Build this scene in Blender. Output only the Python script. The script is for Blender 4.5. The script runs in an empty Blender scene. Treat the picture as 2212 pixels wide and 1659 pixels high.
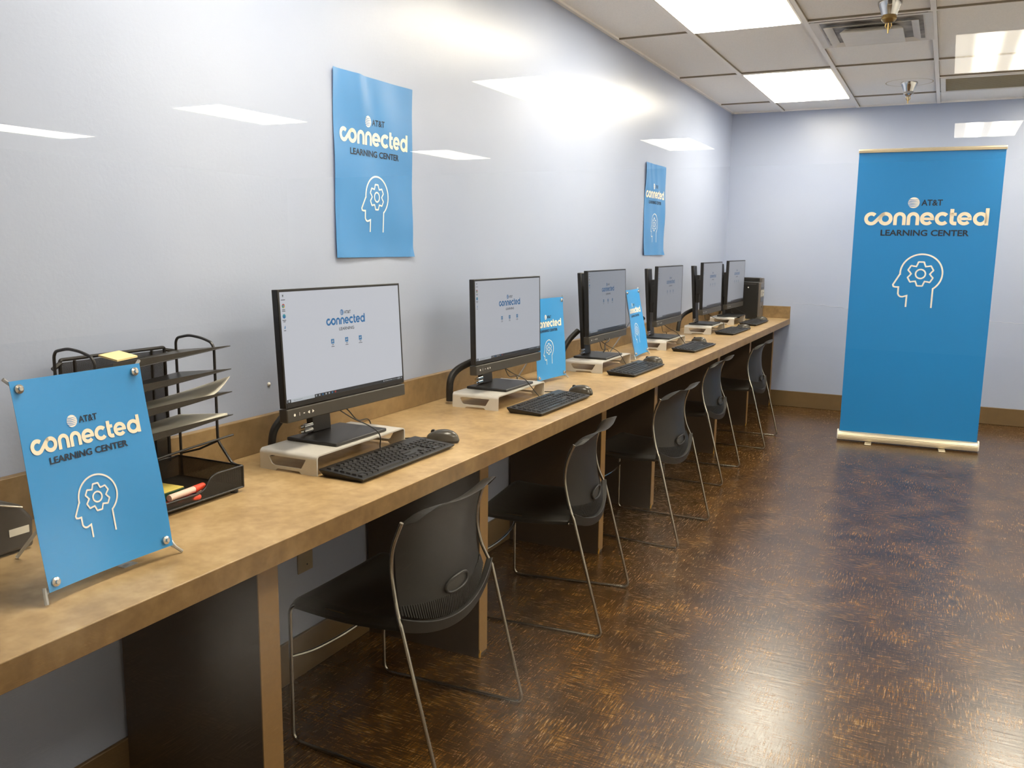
import bpy, bmesh, math, random
from mathutils import Vector, Matrix
random.seed(7)
PI = math.pi
SC = bpy.context.scene
COL = SC.collection

# ------------------------------------------------------------------ camera
F_PX = 1877.27
cam_d = bpy.data.cameras.new('camera')
cam = bpy.data.objects.new('camera', cam_d)
COL.objects.link(cam)
cam_d.sensor_fit = 'HORIZONTAL'
cam_d.sensor_width = 36.0
cam_d.lens = F_PX / 2212.0 * 36.0
cam_d.clip_start = 0.02
_r = Vector((0.89621658, 0.44345338, 0.01203956))
_u = Vector((-0.08085938, 0.13661104, 0.98731919))
_f = Vector((-0.43618529, 0.88582534, -0.15829044))
M4 = Matrix(((_r.x, _u.x, -_f.x, 1.7418), (_r.y, _u.y, -_f.y, 0.0), (_r.z, _u.z, -_f.z, 1.3613), (0, 0, 0, 1)))
cam.matrix_world = M4
SC.camera = cam

# ------------------------------------------------------------------ world, exposure
w = bpy.data.worlds.new('world'); SC.world = w; w.use_nodes = True
w.node_tree.nodes['Background'].inputs[0].default_value = (0.02, 0.02, 0.02, 1)
SC.view_settings.view_transform = 'Standard'
SC.view_settings.look = 'None'
SC.view_settings.gamma = 1.0
SC.view_settings.use_curve_mapping = False
SC.view_settings.exposure = 0.0
LIGHT_BASE, LIGHT_TUBE = 8.8, 30.0        # radiance of the ceiling diffusers: between and over their tubes
LIGHT_COL = (1.0, 0.90, 0.73)
SC.cycles.max_bounces = 14; SC.cycles.diffuse_bounces = 10; SC.cycles.glossy_bounces = 5; SC.cycles.transparent_max_bounces = 16

# ------------------------------------------------------------------ dimensions (metres)
H = 2.489        # ceiling
D = 7.753        # rear wall
XR = 3.35        # unseen right wall, set near to bounce light onto the ceiling
YG = 0.29        # glass partition
HT = 0.764       # worktop top
DW = 0.580       # worktop depth
TH = 0.048
TEE = [0.422 + 0.5852 * k for k in range(5)]
YA, YB, YC = 4.798, 6.031, 7.254

# ------------------------------------------------------------------ materials
def srgb(r, g, b):
    def c(x):
        x /= 255.0
        return x / 12.92 if x <= 0.04045 else ((x + 0.055) / 1.055) ** 2.4
    return (c(r), c(g), c(b), 1.0)

class NT:
    def __init__(s, name):
        s.m = bpy.data.materials.new(name); s.m.use_nodes = True
        s.t = s.m.node_tree; s.n = s.t.nodes; s.b = s.n['Principled BSDF']; s.out = s.n['Material Output']
    def new(s, typ, **kw):
        x = s.n.new(typ)
        for k, v in kw.items():
            if k in x.inputs: x.inputs[k].default_value = v
            else: setattr(x, k, v)
        return x
    def link(s, a, ao, b, bi):
        s.t.links.new(a.outputs[ao], b.inputs[bi])
    def coords(s, scale=(1, 1, 1), rot=(0, 0, 0)):
        tc = s.new('ShaderNodeTexCoord'); mp = s.new('ShaderNodeMapping')
        mp.inputs['Scale'].default_value = scale; mp.inputs['Rotation'].default_value = rot
        s.link(tc, 'Object', mp, 'Vector'); return mp
    def noise(s, scale, detail=3.0, rough=0.5, mscale=(1, 1, 1), rot=(0, 0, 0)):
        mp = s.coords(mscale, rot); nz = s.new('ShaderNodeTexNoise')
        nz.inputs['Scale'].default_value = scale; nz.inputs['Detail'].default_value = detail; nz.inputs['Roughness'].default_value = rough
        s.link(mp, 'Vector', nz, 'Vector'); return nz
    def ramp(s, src, stops, out='Fac'):
        r = s.new('ShaderNodeValToRGB'); e = r.color_ramp.elements
        while len(e) < len(stops): e.new(0.5)
        for el, (p, c) in zip(e, stops): el.position = p; el.color = c
        s.link(src, out, r, 'Fac'); return r
    def mix(s, a, b, fac, mode='MIX'):
        m = s.new('ShaderNodeMix', data_type='RGBA', blend_type=mode)
        for val, idx in ((fac, 0), (a, 6), (b, 7)):
            if isinstance(val, tuple) and len(val) == 2 and not isinstance(val[0], float): s.t.links.new(val[0].outputs[val[1]], m.inputs[idx])
            else: m.inputs[idx].default_value = val
        return m
    def bump(s, src, out, strength, dist=0.002, prev=None):
        bp = s.new('ShaderNodeBump'); bp.inputs['Strength'].default_value = strength; bp.inputs['Distance'].default_value = dist
        s.link(src, out, bp, 'Height')
        if prev: s.link(prev, 'Normal', bp, 'Normal')
        return bp

def plain(name, col, rough=0.5, metal=0.0, spec=0.5, var=0.0, vscale=30.0, bump=0.0, bscale=200.0, coat=0.0):
    t = NT(name); b = t.b
    b.inputs['Base Color'].default_value = col; b.inputs['Roughness'].default_value = rough
    b.inputs['Metallic'].default_value = metal; b.inputs['Specular IOR Level'].default_value = spec
    if coat: b.inputs['Coat Weight'].default_value = coat
    if var:
        nz = t.noise(vscale, 4)
        lo = tuple(max(0, c * (1 - var)) for c in col[:3]) + (1,); hi = tuple(min(1, c * (1 + var)) for c in col[:3]) + (1,)
        r = t.ramp(nz, [(0.3, lo), (0.7, hi)]); t.link(r, 'Color', b, 'Base Color')
    if bump:
        nz = t.noise(bscale, 2); bp = t.bump(nz, 'Fac', bump, 0.001); t.link(bp, 'Normal', b, 'Normal')
    return t.m

def wall_mat():
    t = NT('blue_wall_paint'); b = t.b
    nz = t.noise(1.3, 3)
    r = t.ramp(nz, [(0.3, srgb(165, 176, 201)), (0.7, srgb(172, 182, 204))]); t.link(r, 'Color', b, 'Base Color')
    b.inputs['Roughness'].default_value = 0.31; b.inputs['Specular IOR Level'].default_value = 0.45
    n1 = t.noise(3.0, 2); n2 = t.noise(90.0, 3, 0.6)
    b1 = t.bump(n1, 'Fac', 0.25, 0.012); b2 = t.bump(n2, 'Fac', 0.16, 0.0025, b1); t.link(b2, 'Normal', b, 'Normal')
    return t.m

def floor_mat():
    t = NT('dark_scuffed_wood_floor'); b = t.b
    # hand-scraped grain running two ways in patches, under a worn glossy finish
    a1 = t.noise(1.0, 5, 0.62, (17, 190, 1), (0, 0, 0.10)); a2 = t.noise(1.0, 5, 0.62, (190, 17, 1), (0, 0, 0.06))
    big = t.noise(3.4, 4, 0.6)
    sel = t.ramp(big, [(0.36, (0, 0, 0, 1)), (0.64, (1, 1, 1, 1))])
    st = t.mix((a1, 'Fac'), (a2, 'Fac'), (sel, 'Color'))
    stc = t.ramp(st, [(0.36, (0, 0, 0, 1)), (0.66, (1, 1, 1, 1))], out=2)
    blot = t.noise(6.0, 7, 0.66); blc = t.ramp(blot, [(0.34, (0, 0, 0, 1)), (0.66, (1, 1, 1, 1))])
    add = t.mix((stc, 'Color'), (blc, 'Color'), 0.36)
    r = t.ramp(add, [(0.08, srgb(30, 18, 6)), (0.38, srgb(58, 37, 13)), (0.62, srgb(86, 58, 22)), (0.95, srgb(142, 106, 48))], out=2)
    s1 = t.noise(1.0, 3, 0.6, (7, 300, 1), (0, 0, 0.35)); s1r = t.ramp(s1, [(0.64, (0, 0, 0, 1)), (0.72, (1, 1, 1, 1))])
    s2 = t.noise(1.0, 3, 0.6, (320, 9, 1), (0, 0, -0.25)); s2r = t.ramp(s2, [(0.65, (0, 0, 0, 1)), (0.74, (1, 1, 1, 1))])
    s3 = t.noise(1.0, 3, 0.6, (8, 340, 1), (0, 0, 1.0)); s3r = t.ramp(s3, [(0.66, (0, 0, 0, 1)), (0.75, (1, 1, 1, 1))])
    sc = t.mix((s1r, 'Color'), (s2r, 'Color'), 0.5); sc2 = t.mix((sc, 2), (s3r, 'Color'), 0.4)
    m = t.mix((r, 'Color'), srgb(178, 136, 78), (sc2, 2)); t.link(m, 2, b, 'Base Color')
    rr = t.ramp(st, [(0.35, (0.20, 0.20, 0.20, 1)), (0.70, (0.31, 0.31, 0.31, 1))], out=2); t.link(rr, 'Color', b, 'Roughness')
    b.inputs['Specular IOR Level'].default_value = 0.75
    wv = t.noise(1.0, 3, 0.55, (6, 60, 1), (0, 0, 1.40)); wv2 = t.noise(1.0, 3, 0.55, (6, 60, 1), (0, 0, 0.12))
    bp = t.bump(wv, 'Fac', 0.22, 0.0016); bp1 = t.bump(wv2, 'Fac', 0.18, 0.0014, bp); bp2 = t.bump(st, 2, 0.10, 0.0008, bp1)
    t.link(bp2, 'Normal', b, 'Normal')
    return t.m

def laminate(name, c1, c2, c3, rough=0.34):
    t = NT(name); b = t.b
    n1 = t.noise(7.0, 6, 0.65); n2 = t.noise(34.0, 5, 0.6)
    mx = t.mix((n1, 'Fac'), (n2, 'Fac'), 0.35)
    r = t.ramp(mx, [(0.34, c1), (0.5, c2), (0.66, c3)], out=2); t.link(r, 'Color', b, 'Base Color')
    b.inputs['Roughness'].default_value = rough; b.inputs['Specular IOR Level'].default_value = 0.45
    return t.m

def ceiling_mat():
    t = NT('ceiling_tile'); b = t.b
    nz = t.noise(160.0, 4, 0.7); r = t.ramp(nz, [(0.3, srgb(236, 234, 230)), (0.6, srgb(248, 246, 242))]); t.link(r, 'Color', b, 'Base Color')
    b.inputs['Roughness'].default_value = 0.9; b.inputs['Specular IOR Level'].default_value = 0.2
    bp = t.bump(nz, 'Fac', 0.3, 0.002); t.link(bp, 'Normal', b, 'Normal')
    return t.m

def diffuser_mat():
    # lamp: prismatic diffuser over two fluorescent tubes
    t = NT('fluorescent_diffuser'); b = t.b
    tc = t.new('ShaderNodeTexCoord'); sx = t.new('ShaderNodeSeparateXYZ'); t.link(tc, 'Object', sx, 'Vector')
    ab = t.new('ShaderNodeMath', operation='ABSOLUTE'); t.link(sx, 'X', ab, 0)
    su = t.new('ShaderNodeMath', operation='SUBTRACT'); t.link(ab, 0, su, 0); su.inputs[1].default_value = 0.105
    a2 = t.new('ShaderNodeMath', operation='ABSOLUTE'); t.link(su, 0, a2, 0)
    mr = t.new('ShaderNodeMapRange', interpolation_type='SMOOTHSTEP')
    mr.inputs['From Min'].default_value = 0.02; mr.inputs['From Max'].default_value = 0.085
    mr.inputs['To Min'].default_value = LIGHT_BASE + LIGHT_TUBE; mr.inputs['To Max'].default_value = LIGHT_BASE
    t.link(a2, 0, mr, 'Value')
    em = t.new('ShaderNodeEmission'); em.inputs['Color'].default_value = LIGHT_COL + (1,); t.link(mr, 'Result', em, 'Strength')
    t.link(em, 'Emission', t.out, 'Surface')
    return t.m

def glass_mat():
    t = NT('clear_window_glass')
    fr = t.new('ShaderNodeFresnel'); ge = t.new('ShaderNodeNewGeometry')   # same reflectance on both faces of the pane
    io = t.new('ShaderNodeMapRange'); io.inputs['To Min'].default_value = 1.5; io.inputs['To Max'].default_value = 1 / 1.5
    t.link(ge, 'Backfacing', io, 'Value'); t.link(io, 'Result', fr, 'IOR')
    tr = t.new('ShaderNodeBsdfTransparent'); tr.inputs['Color'].default_value = (0.985, 0.99, 0.985, 1)
    gl = t.new('ShaderNodeBsdfGlossy'); gl.inputs['Roughness'].default_value = 0.0
    mx = t.new('ShaderNodeMixShader'); t.link(fr, 0, mx, 0); t.link(tr, 0, mx, 1); t.link(gl, 0, mx, 2); t.link(mx, 0, t.out, 'Surface')
    t.n.remove(t.b)
    return t.m

def screen_mat(name, col, scale=1.0):
    # lit display: per-monitor strength stands in for dimming with viewing angle
    t = NT(name); b = t.b
    b.inputs['Base Color'].default_value = (0.012, 0.012, 0.014, 1); b.inputs['Roughness'].default_value = 0.28; b.inputs['Specular IOR Level'].default_value = 0.4
    at = t.new('ShaderNodeAttribute', attribute_type='OBJECT', attribute_name='brightness')
    mu = t.new('ShaderNodeMath', operation='MULTIPLY'); t.link(at, 'Fac', mu, 0); mu.inputs[1].default_value = scale
    b.inputs['Emission Color'].default_value = col; t.link(mu, 0, b, 'Emission Strength')
    return t.m

def mesh_metal(name, col, cell=0.0045, hole=0.30):
    # expanded black wire mesh: open holes between wires
    t = NT(name); b = t.b
    b.inputs['Base Color'].default_value = col; b.inputs['Roughness'].default_value = 0.45
    tc = t.new('ShaderNodeTexCoord'); sx = t.new('ShaderNodeSeparateXYZ'); t.link(tc, 'UV', sx, 'Vector')
    outs = []
    for sgn in (1, -1):
        m = t.new('ShaderNodeMath', operation='MULTIPLY_ADD'); t.link(sx, 'Y', m, 0); m.inputs[1].default_value = 1.7 * sgn; t.link(sx, 'X', m, 2)
        d = t.new('ShaderNodeMath', operation='DIVIDE'); t.link(m, 0, d, 0); d.inputs[1].default_value = cell
        fr = t.new('ShaderNodeMath', operation='FRACT'); t.link(d, 0, fr, 0)
        g = t.new('ShaderNodeMath', operation='GREATER_THAN'); t.link(fr, 0, g, 0); g.inputs[1].default_value = 1 - math.sqrt(hole) ; outs.append(g)
    mu = t.new('ShaderNodeMath', operation='MULTIPLY'); t.link(outs[0], 0, mu, 0); t.link(outs[1], 0, mu, 1)
    tr = t.new('ShaderNodeBsdfTransparent'); mx = t.new('ShaderNodeMixShader')
    t.link(mu, 0, mx, 0); t.link(b, 'BSDF', mx, 1); t.link(tr, 0, mx, 2); t.link(mx, 0, t.out, 'Surface')
    return t.m

def clear_plastic():
    t = NT('clear_plastic_rod'); b = t.b
    b.inputs['Base Color'].default_value = srgb(214, 216, 218); b.inputs['Roughness'].default_value = 0.12; b.inputs['Transmission Weight'].default_value = 0.55
    return t.m

def vinyl(name, col, rough):
    t = NT(name); b = t.b
    b.inputs['Base Color'].default_value = col; b.inputs['Roughness'].default_value = rough; b.inputs['Specular IOR Level'].default_value = 0.5
    wv = t.noise(1.0, 2, 0.5, (20, 900, 900)); bp = t.bump(wv, 'Fac', 0.12, 0.0008); t.link(bp, 'Normal', b, 'Normal')
    return t.m

MAT = {}
MAT['wall'] = wall_mat()
MAT['floor'] = floor_mat()
MAT['ceiling'] = ceiling_mat()
MAT['tee'] = plain('ceiling_tee_white', srgb(246, 243, 238), 0.5)
MAT['beige'] = plain('beige_lobby_paint', srgb(206, 196, 180), 0.6, var=0.04, vscale=2)
MAT['beige_white'] = plain('pale_wall_paint', srgb(232, 230, 224), 0.5, var=0.02, vscale=2)  # kept pale so the unseen right wall bounces more light
MAT['lobby'] = plain('lobby_paint', srgb(128, 119, 104), 0.6, var=0.04, vscale=2)
MAT['diffuser'] = diffuser_mat()
MAT['glass'] = glass_mat()
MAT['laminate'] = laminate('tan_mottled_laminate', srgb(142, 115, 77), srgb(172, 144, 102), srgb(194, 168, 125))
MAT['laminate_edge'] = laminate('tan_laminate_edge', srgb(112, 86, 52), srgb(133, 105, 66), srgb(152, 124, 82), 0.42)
MAT['splash'] = laminate('tan_splash_laminate', srgb(118, 95, 63), srgb(138, 113, 77), srgb(154, 129, 91), 0.4)
MAT['panel'] = plain('brown_panel_board', srgb(58, 44, 29), 0.5, var=0.08, vscale=60)
MAT['band'] = plain('tan_edge_band', srgb(136, 104, 58), 0.45, var=0.05, vscale=80)
MAT['glue'] = plain('yellow_glue', srgb(200, 150, 50), 0.5)
MAT['base'] = plain('brown_rubber_baseboard', srgb(108, 86, 54), 0.45, var=0.06, vscale=20)
MAT['black'] = plain('black_plastic', srgb(15, 15, 16), 0.38, var=0.1, vscale=60, bump=0.05, bscale=900)
MAT['black_gloss'] = plain('glossy_black_plastic', srgb(16, 16, 18), 0.2)
MAT['chin'] = plain('dark_grey_bar_plastic', srgb(54, 51, 45), 0.45, bump=0.1, bscale=1200)
MAT['chair'] = plain('charcoal_chair_plastic', srgb(29, 28, 25), 0.44, spec=0.36, var=0.06, vscale=30, bump=0.10, bscale=1500)
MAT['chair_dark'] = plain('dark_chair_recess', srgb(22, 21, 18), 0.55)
MAT['chrome'] = plain('brushed_chrome_rod', srgb(176, 172, 162), 0.24, metal=1.0, var=0.05, vscale=40)
MAT['silver'] = plain('satin_aluminium', srgb(208, 204, 196), 0.38, metal=0.3, var=0.03, vscale=50)
MAT['key'] = plain('black_keycap', srgb(24, 24, 25), 0.42, bump=0.04, bscale=900)
MAT['kbody'] = plain('black_keyboard_case', srgb(15, 15, 16), 0.4)
MAT['mouse'] = plain('grey_mouse_plastic', srgb(62, 58, 50), 0.25, var=0.05, vscale=30)
MAT['cord'] = plain('black_cord_rubber', srgb(18, 18, 18), 0.5)
MAT['wire'] = plain('black_coated_wire', srgb(20, 20, 21), 0.35)
MAT['mesh'] = mesh_metal('black_wire_mesh', srgb(20, 20, 21))
MAT['tray'] = plain('black_tray_metal', srgb(46, 43, 38), 0.35, var=0.1, vscale=50)
MAT['paper'] = plain('white_paper', srgb(232, 228, 214), 0.7, var=0.02, vscale=12)
MAT['cream'] = plain('cream_folder_card', srgb(236, 214, 160), 0.7, var=0.03, vscale=12)
MAT['knob'] = plain('silver_grommet', srgb(200, 196, 190), 0.2, metal=0.9, var=0.05)
MAT['clear'] = clear_plastic()
MAT['vinyl'] = vinyl('blue_vinyl_sheet', srgb(54, 148, 218), 0.32)
MAT['poster'] = vinyl('blue_poster_paper', srgb(70, 138, 200), 0.38)
MAT['banner'] = vinyl('blue_banner_fabric', srgb(18, 132, 206), 0.45)
MAT['print_white'] = plain('cream_white_print', srgb(250, 238, 214), 0.45)
MAT['print_line'] = plain('white_line_print', srgb(246, 244, 236), 0.45)
MAT['print_navy'] = plain('navy_print', srgb(18, 36, 58), 0.45)
MAT['cap'] = plain('warm_aluminium_rail', srgb(214, 202, 176), 0.34, metal=0.6, var=0.03)
MAT['white'] = plain('white_enamel', srgb(226, 222, 214), 0.45, var=0.03, vscale=20)
MAT['dark'] = plain('sooty_duct', srgb(150, 148, 146), 0.6, var=0.7, vscale=9)
MAT['tan_grille'] = plain('tan_return_grille', srgb(156, 146, 120), 0.6, var=0.05, vscale=90)
MAT['brass'] = plain('aged_brass', srgb(150, 128, 84), 0.3, metal=0.9)
MAT['polished'] = plain('polished_chrome', srgb(200, 200, 200), 0.12, metal=1.0)
MAT['plate'] = plain('tan_cover_plate', srgb(150, 132, 98), 0.45)
MAT['pc'] = plain('black_computer_case', srgb(17, 17, 17), 0.36, var=0.08, vscale=20)
MAT['pc_front'] = plain('grey_brown_computer_front', srgb(92, 86, 82), 0.35, var=0.04)
MAT['pc_bay'] = plain('pale_drive_bay', srgb(196, 192, 176), 0.4)
MAT['led'] = plain('white_button', srgb(240, 238, 230), 0.4)
MAT['green'] = plain('dark_green_carton', srgb(26, 62, 40), 0.45)
MAT['yellow'] = plain('yellow_carton', srgb(206, 186, 92), 0.5)
MAT['orange'] = plain('orange_red_marker', srgb(226, 74, 44), 0.35)
MAT['blue'] = plain('blue_marker_cap', srgb(36, 70, 160), 0.35)
MAT['pink'] = plain('pale_pink_marker', srgb(226, 196, 180), 0.4)
MAT['devgrey'] = plain('dark_grey_device_plastic', srgb(62, 58, 52), 0.4, var=0.06, vscale=40)
MAT['stain'] = plain('tan_ring_line', srgb(186, 172, 136), 0.8)
MAT['cushion_lip'] = MAT['chair']
SM = {}
SM['white'] = screen_mat('screen_wallpaper', srgb(238, 241, 252), 1.0)
SM['blue'] = screen_mat('screen_blue', srgb(10, 130, 200), 0.95)
SM['tile'] = screen_mat('screen_tile_blue', srgb(40, 140, 205), 0.9)
SM['dark'] = screen_mat('screen_dark', srgb(24, 34, 44), 1.0)
SM['text'] = screen_mat('screen_text', srgb(70, 74, 82), 0.9)
SM['search'] = screen_mat('screen_search_box', srgb(222, 228, 236), 1.0)
SM['red'] = screen_mat('screen_red', srgb(214, 56, 48), 0.9)
SM['yellow'] = screen_mat('screen_yellow', srgb(246, 200, 60), 0.95)
SM['green'] = screen_mat('screen_green', srgb(60, 160, 88), 0.9)
SM['teal'] = screen_mat('screen_teal', srgb(60, 190, 190), 0.9)
SM['pale'] = screen_mat('screen_pale', srgb(200, 210, 220), 1.0)

# ------------------------------------------------------------------ mesh builder
class MB:
    def __init__(s):
        s.v = []; s.f = []; s.uv = {}
    def add(s, vs, fs):
        o = len(s.v); s.v += [tuple(p) for p in vs]; s.f += [tuple(i + o for i in q) for q in fs]; return s
    def box(s, x0, x1, y0, y1, z0, z1):
        return s.add([(x0, y0, z0), (x1, y0, z0), (x1, y1, z0), (x0, y1, z0), (x0, y0, z1), (x1, y0, z1), (x1, y1, z1), (x0, y1, z1)],
                     [(0, 3, 2, 1), (4, 5, 6, 7), (0, 1, 5, 4), (1, 2, 6, 5), (2, 3, 7, 6), (3, 0, 4, 7)])
    def prism(s, pts, axis, a0, a1):
        """pts: closed 2D loop; extruded along axis (0: pts are y,z; 1: x,z; 2: x,y)."""
        n = len(pts)
        def P(p, a):
            return (a, p[0], p[1]) if axis == 0 else ((p[0], a, p[1]) if axis == 1 else (p[0], p[1], a))
        vs = [P(p, a0) for p in pts] + [P(p, a1) for p in pts]
        fs = [tuple(range(n))[::-1], tuple(range(n, 2 * n))] + [(i, (i + 1) % n, n + (i + 1) % n, n + i) for i in range(n)]
        return s.add(vs, fs)
    def tube(s, pts, r, seg=8, caps=True):
        pts = [Vector(p) for p in pts]; n = len(pts)
        rr = r if isinstance(r, (list, tuple)) else [r] * n
        t0 = (pts[1] - pts[0]).normalized(); ref = Vector((0, 0, 1)) if abs(t0.z) < 0.9 else Vector((1, 0, 0))
        nrm = t0.cross(ref).normalized(); vs = []
        for i in range(n):
            t = (pts[min(i + 1, n - 1)] - pts[max(i - 1, 0)]).normalized()
            nrm = (nrm - t * nrm.dot(t)).normalized(); bn = t.cross(nrm)
            for k in range(seg):
                a = 2 * PI * k / seg; vs.append(pts[i] + (nrm * math.cos(a) + bn * math.sin(a)) * rr[i])
        fs = []
        for i in range(n - 1):
            for k in range(seg):
                a = i * seg + k; b = i * seg + (k + 1) % seg; fs.append((a, b, b + seg, a + seg))
        if caps: fs.append(tuple(range(seg))[::-1]); fs.append(tuple((n - 1) * seg + k for k in range(seg)))
        return s.add(vs, fs)
    def lathe(s, prof, cx=0, cy=0, seg=24):
        vs = [(cx + r * math.cos(2 * PI * k / seg), cy + r * math.sin(2 * PI * k / seg), z) for r, z in prof for k in range(seg)]
        fs = [(i * seg + k, i * seg + (k + 1) % seg, (i + 1) * seg + (k + 1) % seg, (i + 1) * seg + k) for i in range(len(prof) - 1) for k in range(seg)]
        fs.append(tuple(range(seg))[::-1]); fs.append(tuple((len(prof) - 1) * seg + k for k in range(seg)))
        return s.add(vs, fs)
    def grid(s, fn, nu, nv):
        vs = [fn(i / nu, j / nv) for j in range(nv + 1) for i in range(nu + 1)]
        fs = [(j * (nu + 1) + i, j * (nu + 1) + i + 1, (j + 1) * (nu + 1) + i + 1, (j + 1) * (nu + 1) + i) for j in range(nv) for i in range(nu)]
        return s.add(vs, fs)
    def shell(s, fa, fb, nu, nv):
        """closed solid between two grid functions."""
        A = [fa(i / nu, j / nv) for j in range(nv + 1) for i in range(nu + 1)]
        B = [fb(i / nu, j / nv) for j in range(nv + 1) for i in range(nu + 1)]
        N = len(A); W = nu + 1
        fs = [(j * W + i, j * W + i + 1, (j + 1) * W + i + 1, (j + 1) * W + i) for j in range(nv) for i in range(nu)]
        fs += [tuple(N + q for q in reversed(f)) for f in fs]
        rim = [i for i in range(nu)] + [j * W + nu for j in range(nv)] + [nv * W + i for i in range(nu, 0, -1)] + [j * W for j in range(nv, 0, -1)]
        for a, b in zip(rim, rim[1:] + rim[:1]): fs.append((b, a, a + N, b + N))
        return s.add(A + B, fs)
    def ellipsoid(s, c, r, nu=16, nv=10):
        prof = []
        vs = []; fs = []
        for j in range(1, nv):
            ph = PI * j / nv
            for i in range(nu):
                th = 2 * PI * i / nu
                vs.append((c[0] + r[0] * math.sin(ph) * math.cos(th), c[1] + r[1] * math.sin(ph) * math.sin(th), c[2] + r[2] * math.cos(ph)))
        for j in range(nv - 2):
            for i in range(nu): fs.append((j * nu + i, j * nu + (i + 1) % nu, (j + 1) * nu + (i + 1) % nu, (j + 1) * nu + i)[::-1])
        T = len(vs); vs.append((c[0], c[1], c[2] + r[2])); vs.append((c[0], c[1], c[2] - r[2]))
        for i in range(nu): fs.append((i, (i + 1) % nu, T)); fs.append(((nv - 2) * nu + (i + 1) % nu, (nv - 2) * nu + i, T + 1))
        return s.add(vs, fs)
    def build(s, name, mat, parent=None, bevel=0.0, smooth=True, seg=2, fix=True, uvfn=None):
        me = bpy.data.meshes.new(name); me.from_pydata(s.v, [], s.f)
        if fix:
            bm = bmesh.new(); bm.from_mesh(me); bmesh.ops.recalc_face_normals(bm, faces=bm.faces); bm.to_mesh(me); bm.free()
        if uvfn:
            uvl = me.uv_layers.new(name='UVMap')
            for lp in me.loops: uvl.data[lp.index].uv = uvfn(me.vertices[lp.vertex_index].co)
        me.materials.append(mat); me.update()
        if smooth:
            me.polygons.foreach_set('use_smooth', [True] * len(me.polygons)); me.set_sharp_from_angle(angle=math.radians(38))
        o = bpy.data.objects.new(name, me); COL.objects.link(o)
        if parent is not None: o.parent = parent
        if bevel:
            b = o.modifiers.new('bevel', 'BEVEL'); b.width = bevel; b.segments = seg; b.limit_method = 'ANGLE'; b.angle_limit = math.radians(35); b.harden_normals = False
        return o

def tag(o, label, cat, group=None, kind=None):
    o['label'] = label; o['category'] = cat
    if group: o['group'] = group
    if kind: o['kind'] = kind
    return o

def struct(o):
    o['kind'] = 'structure'; return o

def thing(name, label, cat, loc=(0, 0, 0), rz=0.0, group=None):
    o = bpy.data.objects.new(name, None); COL.objects.link(o); o.empty_display_size = 0.05
    o.location = loc; o.rotation_euler = (0, 0, rz)
    return tag(o, label, cat, group)

def copy_tree(o, parent=None):
    c = o.copy(); COL.objects.link(c)
    if parent is not None: c.parent = parent
    for ch in list(o.children): copy_tree(ch, c)
    return c

def smooth_path(pts, n=6):
    pts = [Vector(p) for p in pts]; out = []
    for i in range(len(pts) - 1):
        p0 = pts[max(i - 1, 0)]; p1 = pts[i]; p2 = pts[i + 1]; p3 = pts[min(i + 2, len(pts) - 1)]
        for k in range(n):
            t = k / n
            out.append(0.5 * ((2 * p1) + (p2 - p0) * t + (2 * p0 - 5 * p1 + 4 * p2 - p3) * t * t + (3 * p1 - p0 - 3 * p2 + p3) * t ** 3))
    out.append(pts[-1]); return out

def fillet(pts, r, n=5):
    pts = [Vector(p) for p in pts]; out = [pts[0]]
    for i in range(1, len(pts) - 1):
        a = (pts[i - 1] - pts[i]); b = (pts[i + 1] - pts[i]); d = min(r, a.length * 0.45, b.length * 0.45)
        A = pts[i] + a.normalized() * d; B = pts[i] + b.normalized() * d
        for k in range(n + 1):
            t = k / n; out.append(A * (1 - t) ** 2 + pts[i] * 2 * t * (1 - t) + B * t * t)
    out.append(pts[-1]); return out

# ------------------------------------------------------------------ printed artwork (2D, in units of the sheet width; x right, v down)
class Art:
    def __init__(s): s.v = []; s.f = []
    def poly(s, pts): o = len(s.v); s.v += pts; s.f.append(tuple(range(o, o + len(pts))))
    def quadstrip(s, L, R, closed=False):
        o = len(s.v); n = len(L); s.v += L + R
        for i in range(n - (0 if closed else 1)):
            j = (i + 1) % n; s.f.append((o + i, o + j, o + n + j, o + n + i))
    def stroke(s, pts, wd, closed=False):
        n = len(pts); L = []; R = []
        for i in range(n):
            a = pts[(i - 1) % n] if (closed or i > 0) else pts[i]; b = pts[(i + 1) % n] if (closed or i < n - 1) else pts[i]
            p = pts[i]
            d1 = Vector((p[0] - a[0], p[1] - a[1])); d2 = Vector((b[0] - p[0], b[1] - p[1]))
            if d1.length < 1e-9: d1 = d2
            if d2.length < 1e-9: d2 = d1
            d1.normalize(); d2.normalize(); t = (d1 + d2)
            if t.length < 1e-6: t = d1
            t.normalize(); nn = Vector((-t.y, t.x)); c = max(0.45, nn.dot(Vector((-d1.y, d1.x)))); h = wd / 2 / c
            L.append((p[0] + nn.x * h, p[1] + nn.y * h)); R.append((p[0] - nn.x * h, p[1] - nn.y * h))
        s.quadstrip(L, R, closed)
    def disc(s, c, r, n=24): s.poly([(c[0] + r * math.cos(2 * PI * k / n), c[1] + r * math.sin(2 * PI * k / n)) for k in range(n)])
    def rect(s, x0, x1, v0, v1): s.poly([(x0, v0), (x1, v0), (x1, v1), (x0, v1)])

def arc(cx, cv, r, a0, a1, n=28, rv=None):
    rv = rv or r
    return [(cx + r * math.cos(math.radians(a0 + (a1 - a0) * k / n)), cv - rv * math.sin(math.radians(a0 + (a1 - a0) * k / n))) for k in range(n + 1)]

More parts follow.
